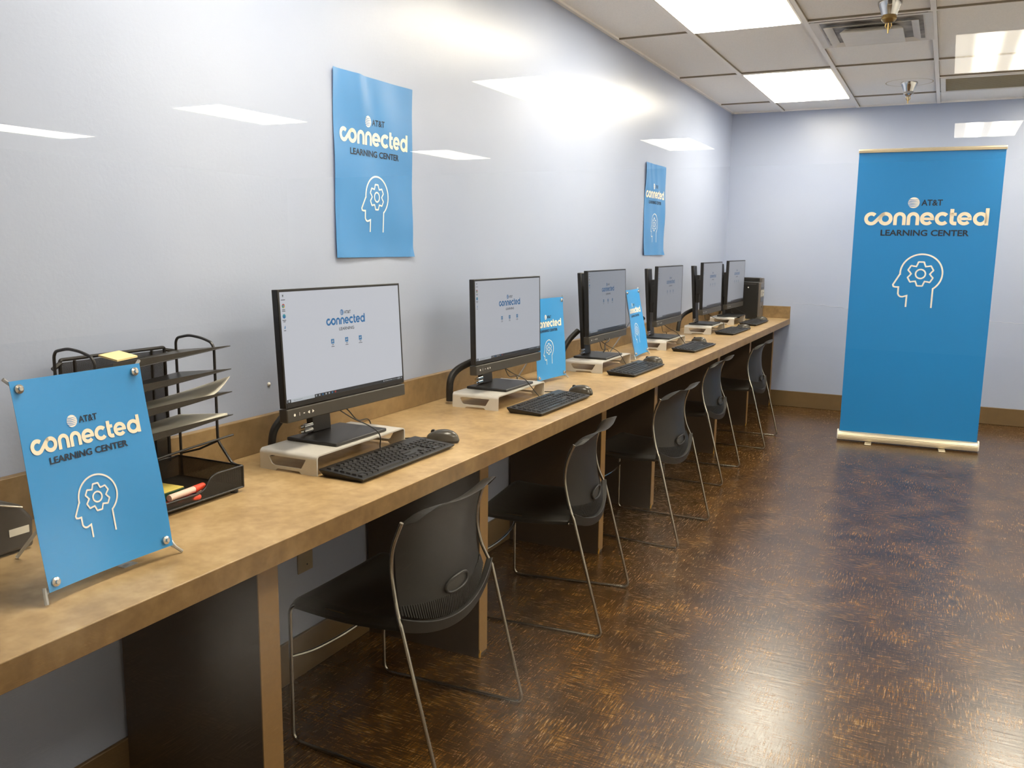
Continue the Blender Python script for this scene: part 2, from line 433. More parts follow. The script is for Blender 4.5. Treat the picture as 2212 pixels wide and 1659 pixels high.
def art_connected():
    A = Art(); w_ = 0.0265; cv = 0.5013; rc = 0.0377
    co = arc(0.1203, cv, rc, 46, 313) + arc(0.2218, cv, rc, 139, 139 - 400, 40)
    A.stroke(co, w_)
    for xl in (0.2916, 0.3855):
        xr = xl + 0.0624; xm = (xl + xr) / 2; r = 0.0312; top = 0.4638
        A.stroke([(xl, 0.5497), (xl, top + r)] + arc(xm, top + r, r, 178, 2, 16) + [(xr, top + r + 0.001), (xr, 0.5497)], 0.0252)
    for xc in (0.5131, 0.7672):
        A.stroke(arc(xc, cv, 0.0366, 0, 320), 0.0250)
        A.stroke([(xc - 0.034, 0.5022), (xc + 0.0488, 0.5022)], 0.0195)
    A.stroke(arc(0.6175, cv, 0.0372, 40, 320), 0.0262)
    A.stroke([(0.6815, 0.4295), (0.6810, 0.5155)] + arc(0.7010, 0.5165, 0.0200, 180, 270, 8) + [(0.7160, 0.5365)], 0.0265)
    A.stroke([(0.6665, 0.4685), (0.7132, 0.4685)], 0.0225)
    A.stroke(arc(0.8745, cv + 0.0015, 0.0375, 0, 359, 36), 0.0255, True)
    A.stroke([(0.9165, 0.4250), (0.9160, 0.5505)], 0.0250)
    return A

def art_globe():
    A = Art(); cx, cv, r = 0.4127, 0.3815, 0.0405; n = 28
    gaps = [0.56, 0.26, -0.03, -0.31, -0.58]
    for i in range(n):
        xs = [-1 + 2 * i / n, -1 + 2 * (i + 1) / n]
        xs = [max(-0.999, min(0.999, x)) for x in xs]
        bands = []
        for x in xs:
            h = math.sqrt(1 - x * x); edges = [h]
            for k, g in enumerate(gaps):
                c = g - 0.17 * (1 - x * x) + 0.10; hw = 0.062 * (1 - 0.35 * x) * (1.0 - 0.5 * abs(x + 0.3) ** 2)
                hw = max(0.012, hw); edges += [c + hw, c - hw]
            edges.append(-h); edges = [max(-h, min(h, e)) for e in edges]; bands.append(edges)
        for b in range(0, len(bands[0]), 2):
            q = [(xs[0], bands[0][b]), (xs[1], bands[1][b]), (xs[1], bands[1][b + 1]), (xs[0], bands[0][b + 1])]
            if abs(q[0][1] - q[3][1]) + abs(q[1][1] - q[2][1]) < 1e-4: continue
            A.poly([(cx + x * r, cv - y * r) for x, y in q])
    return A

def art_head():
    A = Art(); w_ = 0.0118
    pts = [(0.4151, 1.1771), (0.4166, 1.0889), (0.386, 1.0985), (0.372, 1.0975), (0.360, 1.089), (0.3530, 1.0753), (0.3530, 1.0236), (0.330, 1.0238), (0.3170, 1.0200), (0.3125, 1.0062), (0.3551, 0.9266)]
    pts += arc(0.5055, 0.9150, 0.1480, 184, -50, 44, 0.1460)
    pts += [(0.5955, 1.0300), (0.5942, 1.1775)]
    A.stroke(pts, w_)
    A.stroke(arc(0.5012, 0.9195, 0.0345, 0, 350, 35), 0.0112, True)
    g = []
    for k in range(6):
        a = math.radians(90 + 60 * k); ca, sa = math.cos(a), math.sin(a)
        for r_, o_ in ((0.0760, -0.0245), (0.0895, -0.0205), (0.0915, -0.0170), (0.0915, 0.0170), (0.0895, 0.0205), (0.0760, 0.0245)):
            g.append((0.5012 + r_ * ca - o_ * sa, 0.9195 - (r_ * sa + o_ * ca)))
        am = math.radians(90 + 60 * k + 30)
        g.append((0.5012 + 0.0655 * math.cos(am), 0.9195 - 0.0655 * math.sin(am)))
    A.stroke(g, 0.0112, True)
    return A

_textcache = {}
def text_faces(txt, offset=0.0):
    if (txt, offset) in _textcache: return _textcache[(txt, offset)]
    cu = bpy.data.curves.new('lettering_source', 'FONT'); cu.body = txt; cu.size = 1.0; cu.offset = offset; cu.resolution_u = 3
    ob = bpy.data.objects.new('lettering_source', cu); COL.objects.link(ob)
    dg = bpy.context.evaluated_depsgraph_get(); me = bpy.data.meshes.new_from_object(ob.evaluated_get(dg))
    vs = [(v.co.x, v.co.y) for v in me.vertices]; fs = [tuple(p.vertices) for p in me.polygons]
    bpy.data.objects.remove(ob); bpy.data.curves.remove(cu); bpy.data.meshes.remove(me)
    x0 = min(v[0] for v in vs); x1 = max(v[0] for v in vs); y0 = min(v[1] for v in vs); y1 = max(v[1] for v in vs)
    vs = [((x - x0) / (x1 - x0), (y - y0) / (y1 - y0)) for x, y in vs]
    _textcache[(txt, offset)] = (vs, fs); return vs, fs

def art_text(txt, x0, x1, vtop, vbot, offset=0.0):
    A = Art(); vs, fs = text_faces(txt, offset)
    A.v = [(x0 + x * (x1 - x0), vbot + (vtop - vbot) * y) for x, y in vs]; A.f = list(fs); return A

def place_art(A, fn, name, mat, parent):
    """fn: (x, v) -> local 3D point on the sheet's printed face."""
    mb = MB(); mb.v = [tuple(fn(x, v)) for x, v in A.v]; mb.f = list(A.f)
    return mb.build(name, mat, parent, smooth=False, fix=False)

ART = dict(connected=art_connected(), globe=art_globe(), head=art_head(),
           att=art_text('AT&T', 0.4665, 0.6117, 0.3590, 0.4045, 0.020), lc=art_text('LEARNING CENTER', 0.1946, 0.8075, 0.5848, 0.6312, 0.026))

def print_sheet(fn, parent, navy='print_navy'):
    place_art(ART['globe'], fn, 'globe_emblem', MAT['print_line'], parent)
    place_art(ART['att'], fn, 'lettering', MAT[navy], parent)
    place_art(ART['connected'], fn, 'wordmark', MAT['print_white'], parent)
    place_art(ART['lc'], fn, 'lettering', MAT[navy], parent)
    place_art(ART['head'], fn, 'head_emblem', MAT['print_line'], parent)

# ================================================================== THE SETTING
mb = MB(); mb.box(0, XR, YG - 0.06, D, -0.1, 0); mb.box(-9.2, 6.2, -12.2, YG - 0.06, -0.1, 0)
struct(mb.build('floor', MAT['floor'], smooth=False))
mb = MB(); mb.box(0, XR, YG - 0.06, D, H + 0.009, H + 0.1); mb.box(-9.2, 6.2, -12.2, YG - 0.06, H + 0.009, H + 0.1)
ceil = struct(mb.build('ceiling', MAT['ceiling'], smooth=False))
struct(MB().box(-0.12, 0, YG + 0.05, D + 0.12, 0, H + 0.009).build('wall_left', MAT['wall'], smooth=False))
wb = struct(MB().box(0, XR, D, D + 0.12, 0, H + 0.009).build('wall_back', MAT['wall'], smooth=False))
struct(MB().box(XR, XR + 0.12, YG + 0.05, D + 0.12, 0, H + 0.009).build('unseen_bounce_wall_right', MAT['beige_white'], smooth=False))
# the lobby behind the glass, seen only as its reflection in the pane
struct(MB().box(-9.2, 6.2, -12.32, -12.2, 0, H + 0.009).build('wall_lobby_rear', MAT['lobby'], smooth=False))
struct(MB().box(-9.32, -9.2, -12.2, YG, 0, H + 0.009).build('wall_lobby_left', MAT['lobby'], smooth=False))
struct(MB().box(6.2, 6.32, -12.2, YG, 0, H + 0.009).build('wall_lobby_right', MAT['lobby'], smooth=False))
# glass partition between lobby and room
wx0, wx1, wz0, wz1 = 0.10, 3.20, 0.30, 2.36
mb = MB(); y0, y1 = YG - 0.05, YG + 0.05
mb.box(-9.2, wx0, y0, y1, 0, H + 0.009); mb.box(wx1, 6.2, y0, y1, 0, H + 0.009); mb.box(wx0, wx1, y0, y1, 0, wz0); mb.box(wx0, wx1, y0, y1, wz1, H + 0.009)
struct(mb.build('wall_front', MAT['beige'], smooth=False))
win = bpy.data.objects.new('window_1', None); COL.objects.link(win); struct(win)
mb = MB()
mb.box(wx0, wx0 + 0.04, YG - 0.055, YG + 0.055, wz0, wz1); mb.box(wx1 - 0.04, wx1, YG - 0.055, YG + 0.055, wz0, wz1)
mb.box(wx0 + 0.04, wx1 - 0.04, YG - 0.055, YG + 0.055, wz0, wz0 + 0.04); mb.box(wx0 + 0.04, wx1 - 0.04, YG - 0.055, YG + 0.055, wz1 - 0.04, wz1)
struct(mb.build('window_frame', MAT['cap'], win, smooth=False))
struct(MB().box(wx0 + 0.04, wx1 - 0.04, YG - 0.004, YG + 0.004, wz0 + 0.04, wz1 - 0.04).build('window_pane', MAT['glass'], win, smooth=False))

# ceiling grid
mb = MB(); hw = 0.0125
for x in TEE: mb.box(x - hw, x + hw, YG + 0.05, D, H - 0.004, H + 0.009)
def cross(x0, x1, y): mb.box(x0, x1, y - 0.010, y + 0.010, H - 0.003, H + 0.009)
for k in range(-1, 5):
    xa = 0.0 if k < 0 else TEE[k] + hw; xb = (TEE[k + 1] - hw) if k + 1 < len(TEE) else XR
    for y in (1.14, 2.355, 3.575, YA, YB, YC): cross(xa, xb, y)
cross(TEE[1] + hw, TEE[2] - hw, 5.435); cross(TEE[2] + hw, TEE[3] - hw, 6.62)
jn = MB()  # dark strips painting in the shadow lines and dirt at the tile edges
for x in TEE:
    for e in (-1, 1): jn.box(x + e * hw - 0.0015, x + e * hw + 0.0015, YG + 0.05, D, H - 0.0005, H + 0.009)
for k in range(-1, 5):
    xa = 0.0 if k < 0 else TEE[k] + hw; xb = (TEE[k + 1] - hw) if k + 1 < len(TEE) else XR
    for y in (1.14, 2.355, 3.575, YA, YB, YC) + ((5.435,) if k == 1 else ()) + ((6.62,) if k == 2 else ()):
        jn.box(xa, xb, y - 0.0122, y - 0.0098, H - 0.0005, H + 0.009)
struct(jn.build('tile_joint_shadow', plain('grey_joint_shadow', srgb(136, 127, 112), 0.8), ceil, smooth=False))
g = struct(mb.build('ceiling_grid', MAT['tee'], ceil, smooth=False))
mb = MB()   # wall angle at the room's edges
mb.box(0, 0.02, YG + 0.05, D, H - 0.002, H + 0.009); mb.box(0.02, XR, D - 0.018, D, H - 0.002, H + 0.009)
struct(mb.build('ceiling_edge_angle', MAT['tee'], ceil, smooth=False))

# baseboards
struct(MB().box(0, 0.012, YG + 0.05, D, 0, 0.136).build('baseboard_left', MAT['base'], bevel=0.003))
struct(MB().box(0.012, XR, D - 0.012, D, 0, 0.136).build('baseboard_back', MAT['base'], bevel=0.003))
struct(MB().box(XR - 0.012, XR, YG + 0.05, D - 0.012, 0, 0.136).build('baseboard_right', MAT['base'], bevel=0.003))

# patched hairline seam and nail holes on the back wall
mb = MB()
pts = [(0.60 + 0.03 * k, D - 0.0004, 0.895 - 0.0012 * k + 0.006 * math.sin(k * 1.7) * (k % 3)) for k in range(18)]
mb.tube(pts, 0.0014, 5)
pts = [(2.06 + 0.025 * k, D - 0.0004, 0.815 - 0.001 * k + 0.005 * math.sin(k * 2.1)) for k in range(26)]
mb.tube(pts, 0.0018, 5)
struct(mb.build('wall_seam', plain('pale_spackle', srgb(190, 196, 210), 0.6), wb))

# ------------------------------------------------------------------ ceiling lights
def ceiling_light(cx, cy, label, group, sx=0.545, sy=1.19):
    t = thing('ceiling_light', label, 'ceiling light', (cx, cy, H), 0, group)
    mb = MB(); f = 0.012; a, b = sx / 2, sy / 2
    for (x0, x1, q0, q1) in ((-a - f, -a, -b - f, b + f), (a, a + f, -b - f, b + f), (-a, a, -b - f, -b), (-a, a, b, b + f)): mb.box(x0, x1, q0, q1, -0.005, 0.014)
    mb.build('frame', MAT['white'], t, smooth=False)
    MB().box(-a + 0.001, a - 0.001, -b + 0.001, b - 0.001, -0.008, 0.005).build('diffuser', MAT['diffuser'], t, smooth=False)
    return t
c0 = (TEE[0] + TEE[1]) / 2; c3 = (TEE[3] + TEE[4]) / 2
g1 = 'ceiling lights over the computer room'
ceiling_light(c0, (YB + YC) / 2, 'lit ceiling panel nearest the back wall, left of the near chrome sprinkler', g1)
ceiling_light(c0, (3.575 + YA) / 2, 'lit ceiling panel cut by the top edge, left of the square air vent', g1)
ceiling_light(c0, (1.14 + 2.355) / 2, 'lit ceiling panel above the first monitor, over the near end of the worktop', g1)
ceiling_light(c3, (YB + YC) / 2, 'lit ceiling panel of the right-hand row nearest the back wall', g1)
ceiling_light(c3, (3.575 + YA) / 2, 'lit ceiling panel in the middle of the right-hand row', g1)
ceiling_light(c3, (1.14 + 2.355) / 2, 'lit ceiling panel of the right-hand row nearest the glass', g1)
g2 = 'lobby ceiling lights mirrored in the window'
lob = [(-7.06, 6.27, 'lobby light mirrored at the far left edge of the window'), (-4.04, 6.20, 'lobby light mirrored on the wall left of the large poster'),
       (-1.06, 6.10, 'lobby light mirrored large on the wall between the two posters'), (1.96, 5.93, 'lobby light mirrored over the ceiling at the right edge'),
       (-4.03, 9.90, 'lobby light mirrored beside the right edge of the large poster'), (-1.03, 9.76, 'lobby light mirrored above the small far poster'),
       (1.98, 9.55, 'lobby light mirrored on the back wall above the tall banner')]
for x, y, lb in lob: ceiling_light(x, 2 * YG - y, lb, g2, 0.535, 1.12)

# ------------------------------------------------------------------ vent, return grille, sprinklers
t = thing('air_vent', 'square white ceiling air vent with stepped louvres, sooty, beside the near sprinkler', 'vent', (1.305, 5.118, H))
def ring(mb, a0, b0, z0, a1, b1, z1):
    o = [(-a0, -b0, z0), (a0, -b0, z0), (a0, b0, z0), (-a0, b0, z0), (-a1, -b1, z1), (a1, -b1, z1), (a1, b1, z1), (-a1, b1, z1)]
    th = 0.0016; o2 = [(x, y, z + th) for x, y, z in o]
    fs = [(i, (i + 1) % 4, 4 + (i + 1) % 4, 4 + i) for i in range(4)]
    n = len(o); F = fs + [tuple(q + n for q in reversed(f)) for f in fs]
    F += [((i + 1) % 4, i, i + n, (i + 1) % 4 + n) for i in range(4)] + [(4 + i, 4 + (i + 1) % 4, 4 + (i + 1) % 4 + n, 4 + i + n) for i in range(4)]
    mb.add(o + o2, F)
mb = MB(); ring(mb, 0.284, 0.305, -0.006, 0.248, 0.268, -0.004); ring(mb, 0.248, 0.268, -0.004, 0.225, 0.243, 0.002); mb.build('frame', MAT['white'], t, smooth=False)
MB().box(-0.262, 0.262, -0.282, 0.282, -0.002, 0.014).build('throat', MAT['dark'], t, smooth=False)
mb = MB(); ring(mb, 0.222, 0.236, -0.020, 0.186, 0.198, -0.006); mb.build('louvre', MAT['white'], t, smooth=False)
mb = MB(); ring(mb, 0.150, 0.158, -0.034, 0.128, 0.134, -0.012); mb.box(-0.149, 0.149, -0.157, 0.157, -0.0345, -0.033); mb.build('louvre', MAT['white'], t, smooth=False)

t = thing('return_grille', 'tan return air grille set in a white frame near the back wall', 'vent', (1.885, 6.93, H))
mb = MB()
for q in ((-0.275, -0.243, -0.30, 0.30), (0.243, 0.275, -0.30, 0.30), (-0.243, 0.243, -0.30, -0.255), (-0.243, 0.243, 0.255, 0.30)): mb.box(q[0], q[1], q[2], q[3], -0.006, 0.014)
mb.build('frame', MAT['white'], t, smooth=False)
mb = MB(); mb.box(-0.243, 0.243, -0.255, 0.255, -0.001, 0.005)
for k in range(22): mb.box(-0.243, 0.243, -0.25 + k * 0.0235, -0.25 + k * 0.0235 + 0.004, -0.003, -0.001)
mb.build('core', MAT['tan_grille'], t, smooth=False)

def sprinkler(x, y, label, halo):
    t = thing('fire_sprinkler', label, 'sprinkler', (x, y, H), 0, 'ceiling sprinklers')
    MB().lathe([(0.054, 0.014), (0.054, 0.0), (0.046, -0.018), (0.036, -0.044), (0.033, -0.052), (0.026, -0.056)], seg=28).build('escutcheon', MAT['polished'], t)
    MB().lathe([(0.030, -0.050), (0.034, -0.060), (0.034, -0.070), (0.024, -0.082), (0.016, -0.086)], seg=20).build('body', MAT['polished'] if halo else MAT['brass'], t)
    mb = MB(); mb.tube([(0.010, 0, -0.082), (0.013, 0, -0.100), (0.004, 0, -0.112)], 0.0028, 6); mb.tube([(-0.010, 0, -0.082), (-0.013, 0, -0.100), (-0.004, 0, -0.112)], 0.0028, 6)
    mb.lathe([(0.005, -0.080), (0.004, -0.118), (0.003, -0.132)], seg=8); mb.build('deflector', MAT['brass'], t)
    if halo:
        mb = MB(); n = 40; a = []; b = []
        for k in range(n):
            an = 2 * PI * k / n; a.append((0.152 * math.cos(an), 0.152 * math.sin(an), 0.0088)); b.append((0.146 * math.cos(an), 0.146 * math.sin(an), 0.0088))
        mb.add(a + b, [(k, (k + 1) % n, n + (k + 1) % n, n + k) for k in range(n)]); mb.build('stain_ring', MAT['stain'], t, smooth=False, fix=False)
sprinkler(1.412, 4.60, 'chrome fire sprinkler hanging in front of the square air vent', False)
sprinkler(1.416, 6.80, 'chrome fire sprinkler with a faint tan ring around it, by the back wall', True)

# ================================================================== WORKTOP
t = thing('worktop', 'long tan mottled laminate worktop along the left wall', 'worktop', (0, 0, 0))
MB().box(0.001, DW, YG + 0.055, D - 0.001, HT - 0.032, HT).build('top', MAT['laminate'], t, bevel=0.0015)
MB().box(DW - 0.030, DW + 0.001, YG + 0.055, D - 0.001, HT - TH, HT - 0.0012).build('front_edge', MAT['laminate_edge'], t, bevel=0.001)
t = thing('backsplash', 'tan laminate backsplash strip standing along the rear of the worktop', 'backsplash', (0, 0, HT))
MB().box(0.001, 0.0234, YG + 0.055, D - 0.001, 0.0003, 0.103).build('splash_strip', MAT['splash'], t, bevel=0.0015)
t = thing('side_splash', 'short tan laminate splash strip on the back wall at the worktop end', 'backsplash', (0, 0, HT))
MB().box(0.0240, DW, D - 0.022, D - 0.001, 0.0003, 0.103).build('splash_strip', MAT['splash'], t, bevel=0.0015)

PANELS = [(1.372, 0.064, 'brown support panel nearest the camera, left of the first chair'),
          (2.390, 0.056, 'brown support panel between the first and second chairs'),
          (3.505, 0.054, 'brown support panel just behind the second chair'),
          (4.275, 0.050, 'brown support panel behind the third chair seat'),
          (5.665, 0.056, 'brown support panel beside the fourth chair'),
          (6.705, 0.048, 'brown support panel right of the fifth chair legs'),
          (7.700, 0.050, 'brown support panel against the back wall')]
for y, wd, lb in PANELS:
    t = thing('support_panel', lb, 'support panel', (0, y, 0), 0, 'support panels under the worktop')
    MB().box(0.013, 0.452, 0.0, wd, 0.0, HT - 0.0325).build('board', MAT['panel'], t, smooth=False)
    mb = MB(); mb.box(0.4522, 0.4550, 0.0, wd, 0.012, HT - 0.0325)
    mb.prism([(0.0, 0.0), (0.006, 0.012), (0.0, 0.03)], 0, 0.4525, 0.457)
    mb.build('edge_band', MAT['band'], t, smooth=False)
    mb = MB(); mb.tube([(0.454, 0.004, 0.001), (0.456, 0.002, 0.012), (0.455, 0.006, 0.024)], 0.004, 6)
    mb.build('glue_bead', MAT['glue'], t)

# cover plate on the wall under the worktop
t = thing('outlet_cover', 'tan blank outlet cover on the wall under the worktop', 'outlet', (0, 2.066, 0.375))
MB().box(0.0, 0.006, -0.035, 0.035, -0.042, 0.052).build('plate', MAT['plate'], t, bevel=0.002)
MB().lathe([(0.003, 0.0), (0.003, 0.001)], 0, 0, 8).build('screw', MAT['black'], t)
t.children[-1].rotation_euler = (0, PI / 2, 0); t.children[-1].location = (0.006, 0.006, -0.020)
# loop of cord hanging below the worktop's edge beside the first panel
tag(MB().tube(smooth_path([(0.44, 1.448, HT - 0.033), (0.445, 1.452, HT - 0.06), (0.445, 1.455, HT - 0.085), (0.44, 1.450, HT - 0.11)]), 0.006, 8).build('cord_end', MAT['cord']),
    'short black cord end hanging under the worktop beside the nearest panel', 'cord')
# wall anchor above the backsplash
t = tag(MB().lathe([(0.006, 0), (0.006, 0.003), (0.002, 0.006)], 0, 0, 10).build('wall_anchor', MAT['white']), 'small white screw anchor in the wall left of the first monitor', 'anchor')
t.rotation_euler = (0, PI / 2, 0); t.location = (0, 1.93, 0.951)

# ================================================================== WALL POSTERS
def poster(y0, z0, label, wd=0.4488, hh=0.582, seed=0.0, curl=True):
    t = thing('wall_poster', label, 'poster', (0, y0, z0), PI / 2, 'posters on the left wall')   # local x right, y into wall, z up
    def disp(a, b):   # a 0..1 right, b 0..1 up
        d = 0.0045 + 0.0016 * math.sin(9 * a - 7 * b + seed) + 0.0016 * math.sin(5 * a + 13 * b + 1 + seed) + 0.0012 * math.sin(17 * a + 4 * b + seed)
        d += 0.006 * math.exp(-((a - 0.32 - 0.28 * (0.9 - b)) / 0.05) ** 2) * max(0, b - 0.62) * 2.2
        d -= 0.006 * math.exp(-((a - 0.46 - 0.4 * (0.9 - b)) / 0.05) ** 2) * max(0, b - 0.62) * 2.0
        d += 0.005 * max(0, 0.06 - a) / 0.06 * (0.5 + 0.5 * math.sin(7 * b + seed)) + 0.003 * max(0, 0.08 - b) / 0.08
        if curl: d += 0.007 * max(0, (a - 0.93) / 0.07) * max(0, (0.05 - b) / 0.05)
        return max(d, 0.0012)
    fa = lambda a, b: (a * wd, -disp(a, b), b * hh); fb = lambda a, b: (a * wd, -disp(a, b) + 0.0006, b * hh)
    sh = MB().shell(fa, fb, 40, 52).build('sheet', MAT['poster'], t)
    def fn(x, v):
        v -= 0.067; b = 1 - v * wd / hh; return (x * wd, -disp(x, b) - 0.0008, b * hh)
    print_sheet(fn, sh)
poster(2.2507, 1.3139, 'blue wall poster with a head and gear, nearest the camera, left of the monitors')
poster(5.3926, 1.3045, 'blue wall poster farther along the wall, above the third and fourth monitors', seed=2.0)

# ================================================================== TALL RETRACTABLE BANNER
ang = math.atan2(0.0512, 0.9987)
W_, H_ = 0.878, 1.936
t = thing('retractable_banner', 'tall blue roll-up banner standing on the floor by the back wall', 'banner', (1.1524, 6.5463, 0), ang)
lean = -0.0288
def bn(x, z, off=0.0): return (x, lean * z * 1.0 - off, 0.07 + z)
sh = MB().shell(lambda a, b: bn(a * W_, b * H_), lambda a, b: (lambda p: (p[0], p[1] + 0.0008, p[2]))(bn(a * W_, b * H_)), 4, 10).build('banner_sheet', MAT['banner'], t)
print_sheet(lambda x, v: bn(x * W_, H_ - v * W_, 0.0012), sh)
yt = lean * H_
mb = MB(); mb.prism([(yt - 0.010, 0.07 + H_ - 0.004), (yt - 0.012, 0.07 + H_ + 0.014), (yt - 0.004, 0.07 + H_ + 0.022), (yt + 0.008, 0.07 + H_ + 0.018), (yt + 0.010, 0.07 + H_ - 0.002)], 0, -0.004, W_ + 0.004); mb.build('top_rail', MAT['cap'], t, bevel=0.002)
mb = MB(); prof = [(-0.028, 0.012), (-0.032, 0.030), (-0.026, 0.050), (-0.012, 0.064), (0.010, 0.070), (0.050, 0.060), (0.072, 0.036), (0.070, 0.012)]
mb.prism(prof, 0, -0.010, W_ + 0.010)
for z in (0.028, 0.036, 0.046): mb.box(-0.010, W_ + 0.010, -0.034, -0.028, z, z + 0.003)
mb.build('base_cassette', MAT['cap'], t, bevel=0.0015)
for x0 in (-0.014, W_ + 0.006): MB().prism([(p[0] * 1.06, 0.004 + p[1] * 1.06) for p in prof], 0, x0, x0 + 0.008).build('end_cap', MAT['white'], t)
for xf in (0.195, 0.665): MB().box(xf - 0.022, xf + 0.022, -0.105, 0.10, 0.0, 0.008).build('foot', MAT['cap'], t, bevel=0.004)
MB().tube([(W_ / 2, 0.03, 0.06), (W_ / 2, 0.02, 1.0), (W_ / 2, yt + 0.012, 0.07 + H_)], 0.009, 8).build('pole', MAT['cap'], t)

# ================================================================== TABLETOP BANNERS (clear X frames)
def tabletop_banner(x, y, z, yaw, tilt, label, wd=0.261, hh=0.353, rear=(0.24, 0.115)):
    """x, y, z: the sheet's lower left corner; rear: (distance behind, along) of the rear foot."""
    t = thing('tabletop_banner', label, 'tabletop banner', (x, y, HT), PI / 2 + yaw, 'blue tabletop banners on the worktop')
    zb = z - HT; st, ct = math.sin(tilt), math.cos(tilt)
    def bow(a, b): return 0.006 * math.sin(PI * a) * math.sin(PI * b) - 0.006 * (2 * a - 1) ** 2 + 0.002 * math.sin(6 * b + 3 * a)
    def P(a, b, off=0.0):
        d = bow(a, b); yy = b * hh * st + d * ct - off; zz = zb + b * hh * ct - d * st
        return (a * wd, yy, zz)
    sh = MB().shell(lambda a, b: P(a, b), lambda a, b: P(a, b, -0.0007), 16, 20).build('banner_sheet', MAT['vinyl'], t)
    def fn(u, v):
        v -= 0.067; return P(u - 0.012, 1 - v * wd / hh, 0.0010)
    print_sheet(fn, sh)
    hub = P(0.5, 0.5, -0.03)
    for a, b in ((0, 0), (1, 0), (0, 1), (1, 1)):
        ia, ib = 0.055 + 0.89 * a, 0.04 + 0.92 * b
        c = P(ia, ib, -0.004); e = P(-0.02 + 1.04 * a, -0.012 + 1.024 * b, -0.006)
        MB().tube([hub, P(0.5 + (ia - 0.5) * 0.6, 0.5 + (ib - 0.5) * 0.6, -0.016), c, e], 0.0032, 8).build('frame_rod', MAT['clear'], t)
        c = Vector(P(ia, ib)); n = Vector((0, -ct, st)); k = MB(); k.tube([c - n * 0.002, c + n * 0.004, c + n * 0.0055, c + n * 0.009], [0.0082, 0.0078, 0.0040, 0.0034], 16)
        k.build('knob', MAT['knob'], t)
    for a in (0, 1):
        e = P(-0.01 + 1.02 * a, 0.02, -0.008); s_ = -1 if a == 0 else 1
        MB().tube([e, (e[0] + s_ * 0.004, -0.004, 0.016), (e[0] + s_ * (0.006 if a == 0 else 0.016), -0.009, 0.0035)], 0.0035, 8).build('foot', MAT['clear'], t)
    MB().tube([hub, (hub[0] + (rear[1] - hub[0]) * 0.6, hub[1] + (rear[0] - hub[1]) * 0.6, hub[2] * 0.4), (rear[1], rear[0], 0.0035)], 0.0035, 8).build('rear_leg', MAT['clear'], t)
    return t
tabletop_banner(0.456, 0.884, 0.784, 0.015, 0.176, 'largest blue tabletop banner with head and gear, in front of the black organizer')
tabletop_banner(0.207, 3.355, 0.780, -0.079, 0.062, 'blue tabletop banner partly behind the second monitor', rear=(0.12, 0.02))
tabletop_banner(0.302, 4.392, 0.782, 0.050, 0.189, 'blue tabletop banner standing between the third and fourth monitors', rear=(0.17, 0.06))

# ================================================================== WORKSTATIONS
# ---- risers
def make_riser():
    t = thing('monitor_riser', '', 'monitor riser')
    wd, dp, hh, th = 0.410, 0.190, 0.055, 0.004; r = 0.012
    # local x along the wall, y away from viewer (back), z up
    out = []; inn = []
    for k in range(7):
        a = PI - k * PI / 2 / 6; out.append((r + r * math.cos(a), hh - r + r * math.sin(a)))
    for k in range(7):
        a = PI / 2 - k * PI / 2 / 6; out.append((wd - r + r * math.cos(a), hh - r + r * math.sin(a)))
    ri = r - th
    for x, z in out:
        cx = r if x <= wd / 2 else wd - r; inn.append((cx + (x - cx) * ri / r, hh - r + (z - (hh - r)) * ri / r))
    mb = MB(); n = len(out); vs = []
    for yv in (0, dp):
        vs += [(x, yv, z) for x, z in out] + [(x, yv, z) for x, z in inn]
    fs = []
    for i in range(n - 1): fs += [(i, i + 1, 2 * n + i + 1, 2 * n + i), (n + i, 3 * n + i, 3 * n + i + 1, n + i + 1), (i, n + i, n + i + 1, i + 1), (2 * n + i, 2 * n + i + 1, 3 * n + i + 1, 3 * n + i)]
    fs += [(0, 2 * n, 3 * n, n), (n - 1, 2 * n - 1, 4 * n - 1, 3 * n - 1)]
    mb.add(vs, fs); mb.build('platform', MAT['silver'], t)
    # side leg plate with a trapezoid window and a notch at the foot, as a frame of strips
    for x0 in (0.0, wd - th):
        z1 = hh - r; L = MB()
        o = [(0, 0.0), (0.052, 0.0), (0.058, 0.006), (0.132, 0.006), (0.138, 0.0), (dp, 0.0), (dp, z1), (0, z1)]
        hole = [(0.052, 0.014), (0.036, 0.040), (0.150, 0.040), (0.160, 0.036), (0.150, 0.018), (0.142, 0.014)]
        # ring between outer and hole, split into convex quads
        quads = [[(0, 0), (0.052, 0), (0.052, 0.014), (0.036, 0.040), (0.036, z1), (0, z1)], [(0.036, 0.040), (0.150, 0.040), (0.150, z1), (0.036, z1)],
                 [(0.150, 0.040), (0.160, 0.036), (dp, 0.036), (dp, z1), (0.150, z1)], [(0.160, 0.036), (0.150, 0.018), (0.142, 0.014), (0.138, 0), (dp, 0), (dp, 0.036)],
                 [(0.052, 0.0), (0.058, 0.006), (0.132, 0.006), (0.138, 0.0), (0.142, 0.014), (0.052, 0.014)]]
        for q in quads: L.prism(q, 0, x0, x0 + th)
        L.build('side_leg', MAT['silver'], t, smooth=False)
    return t

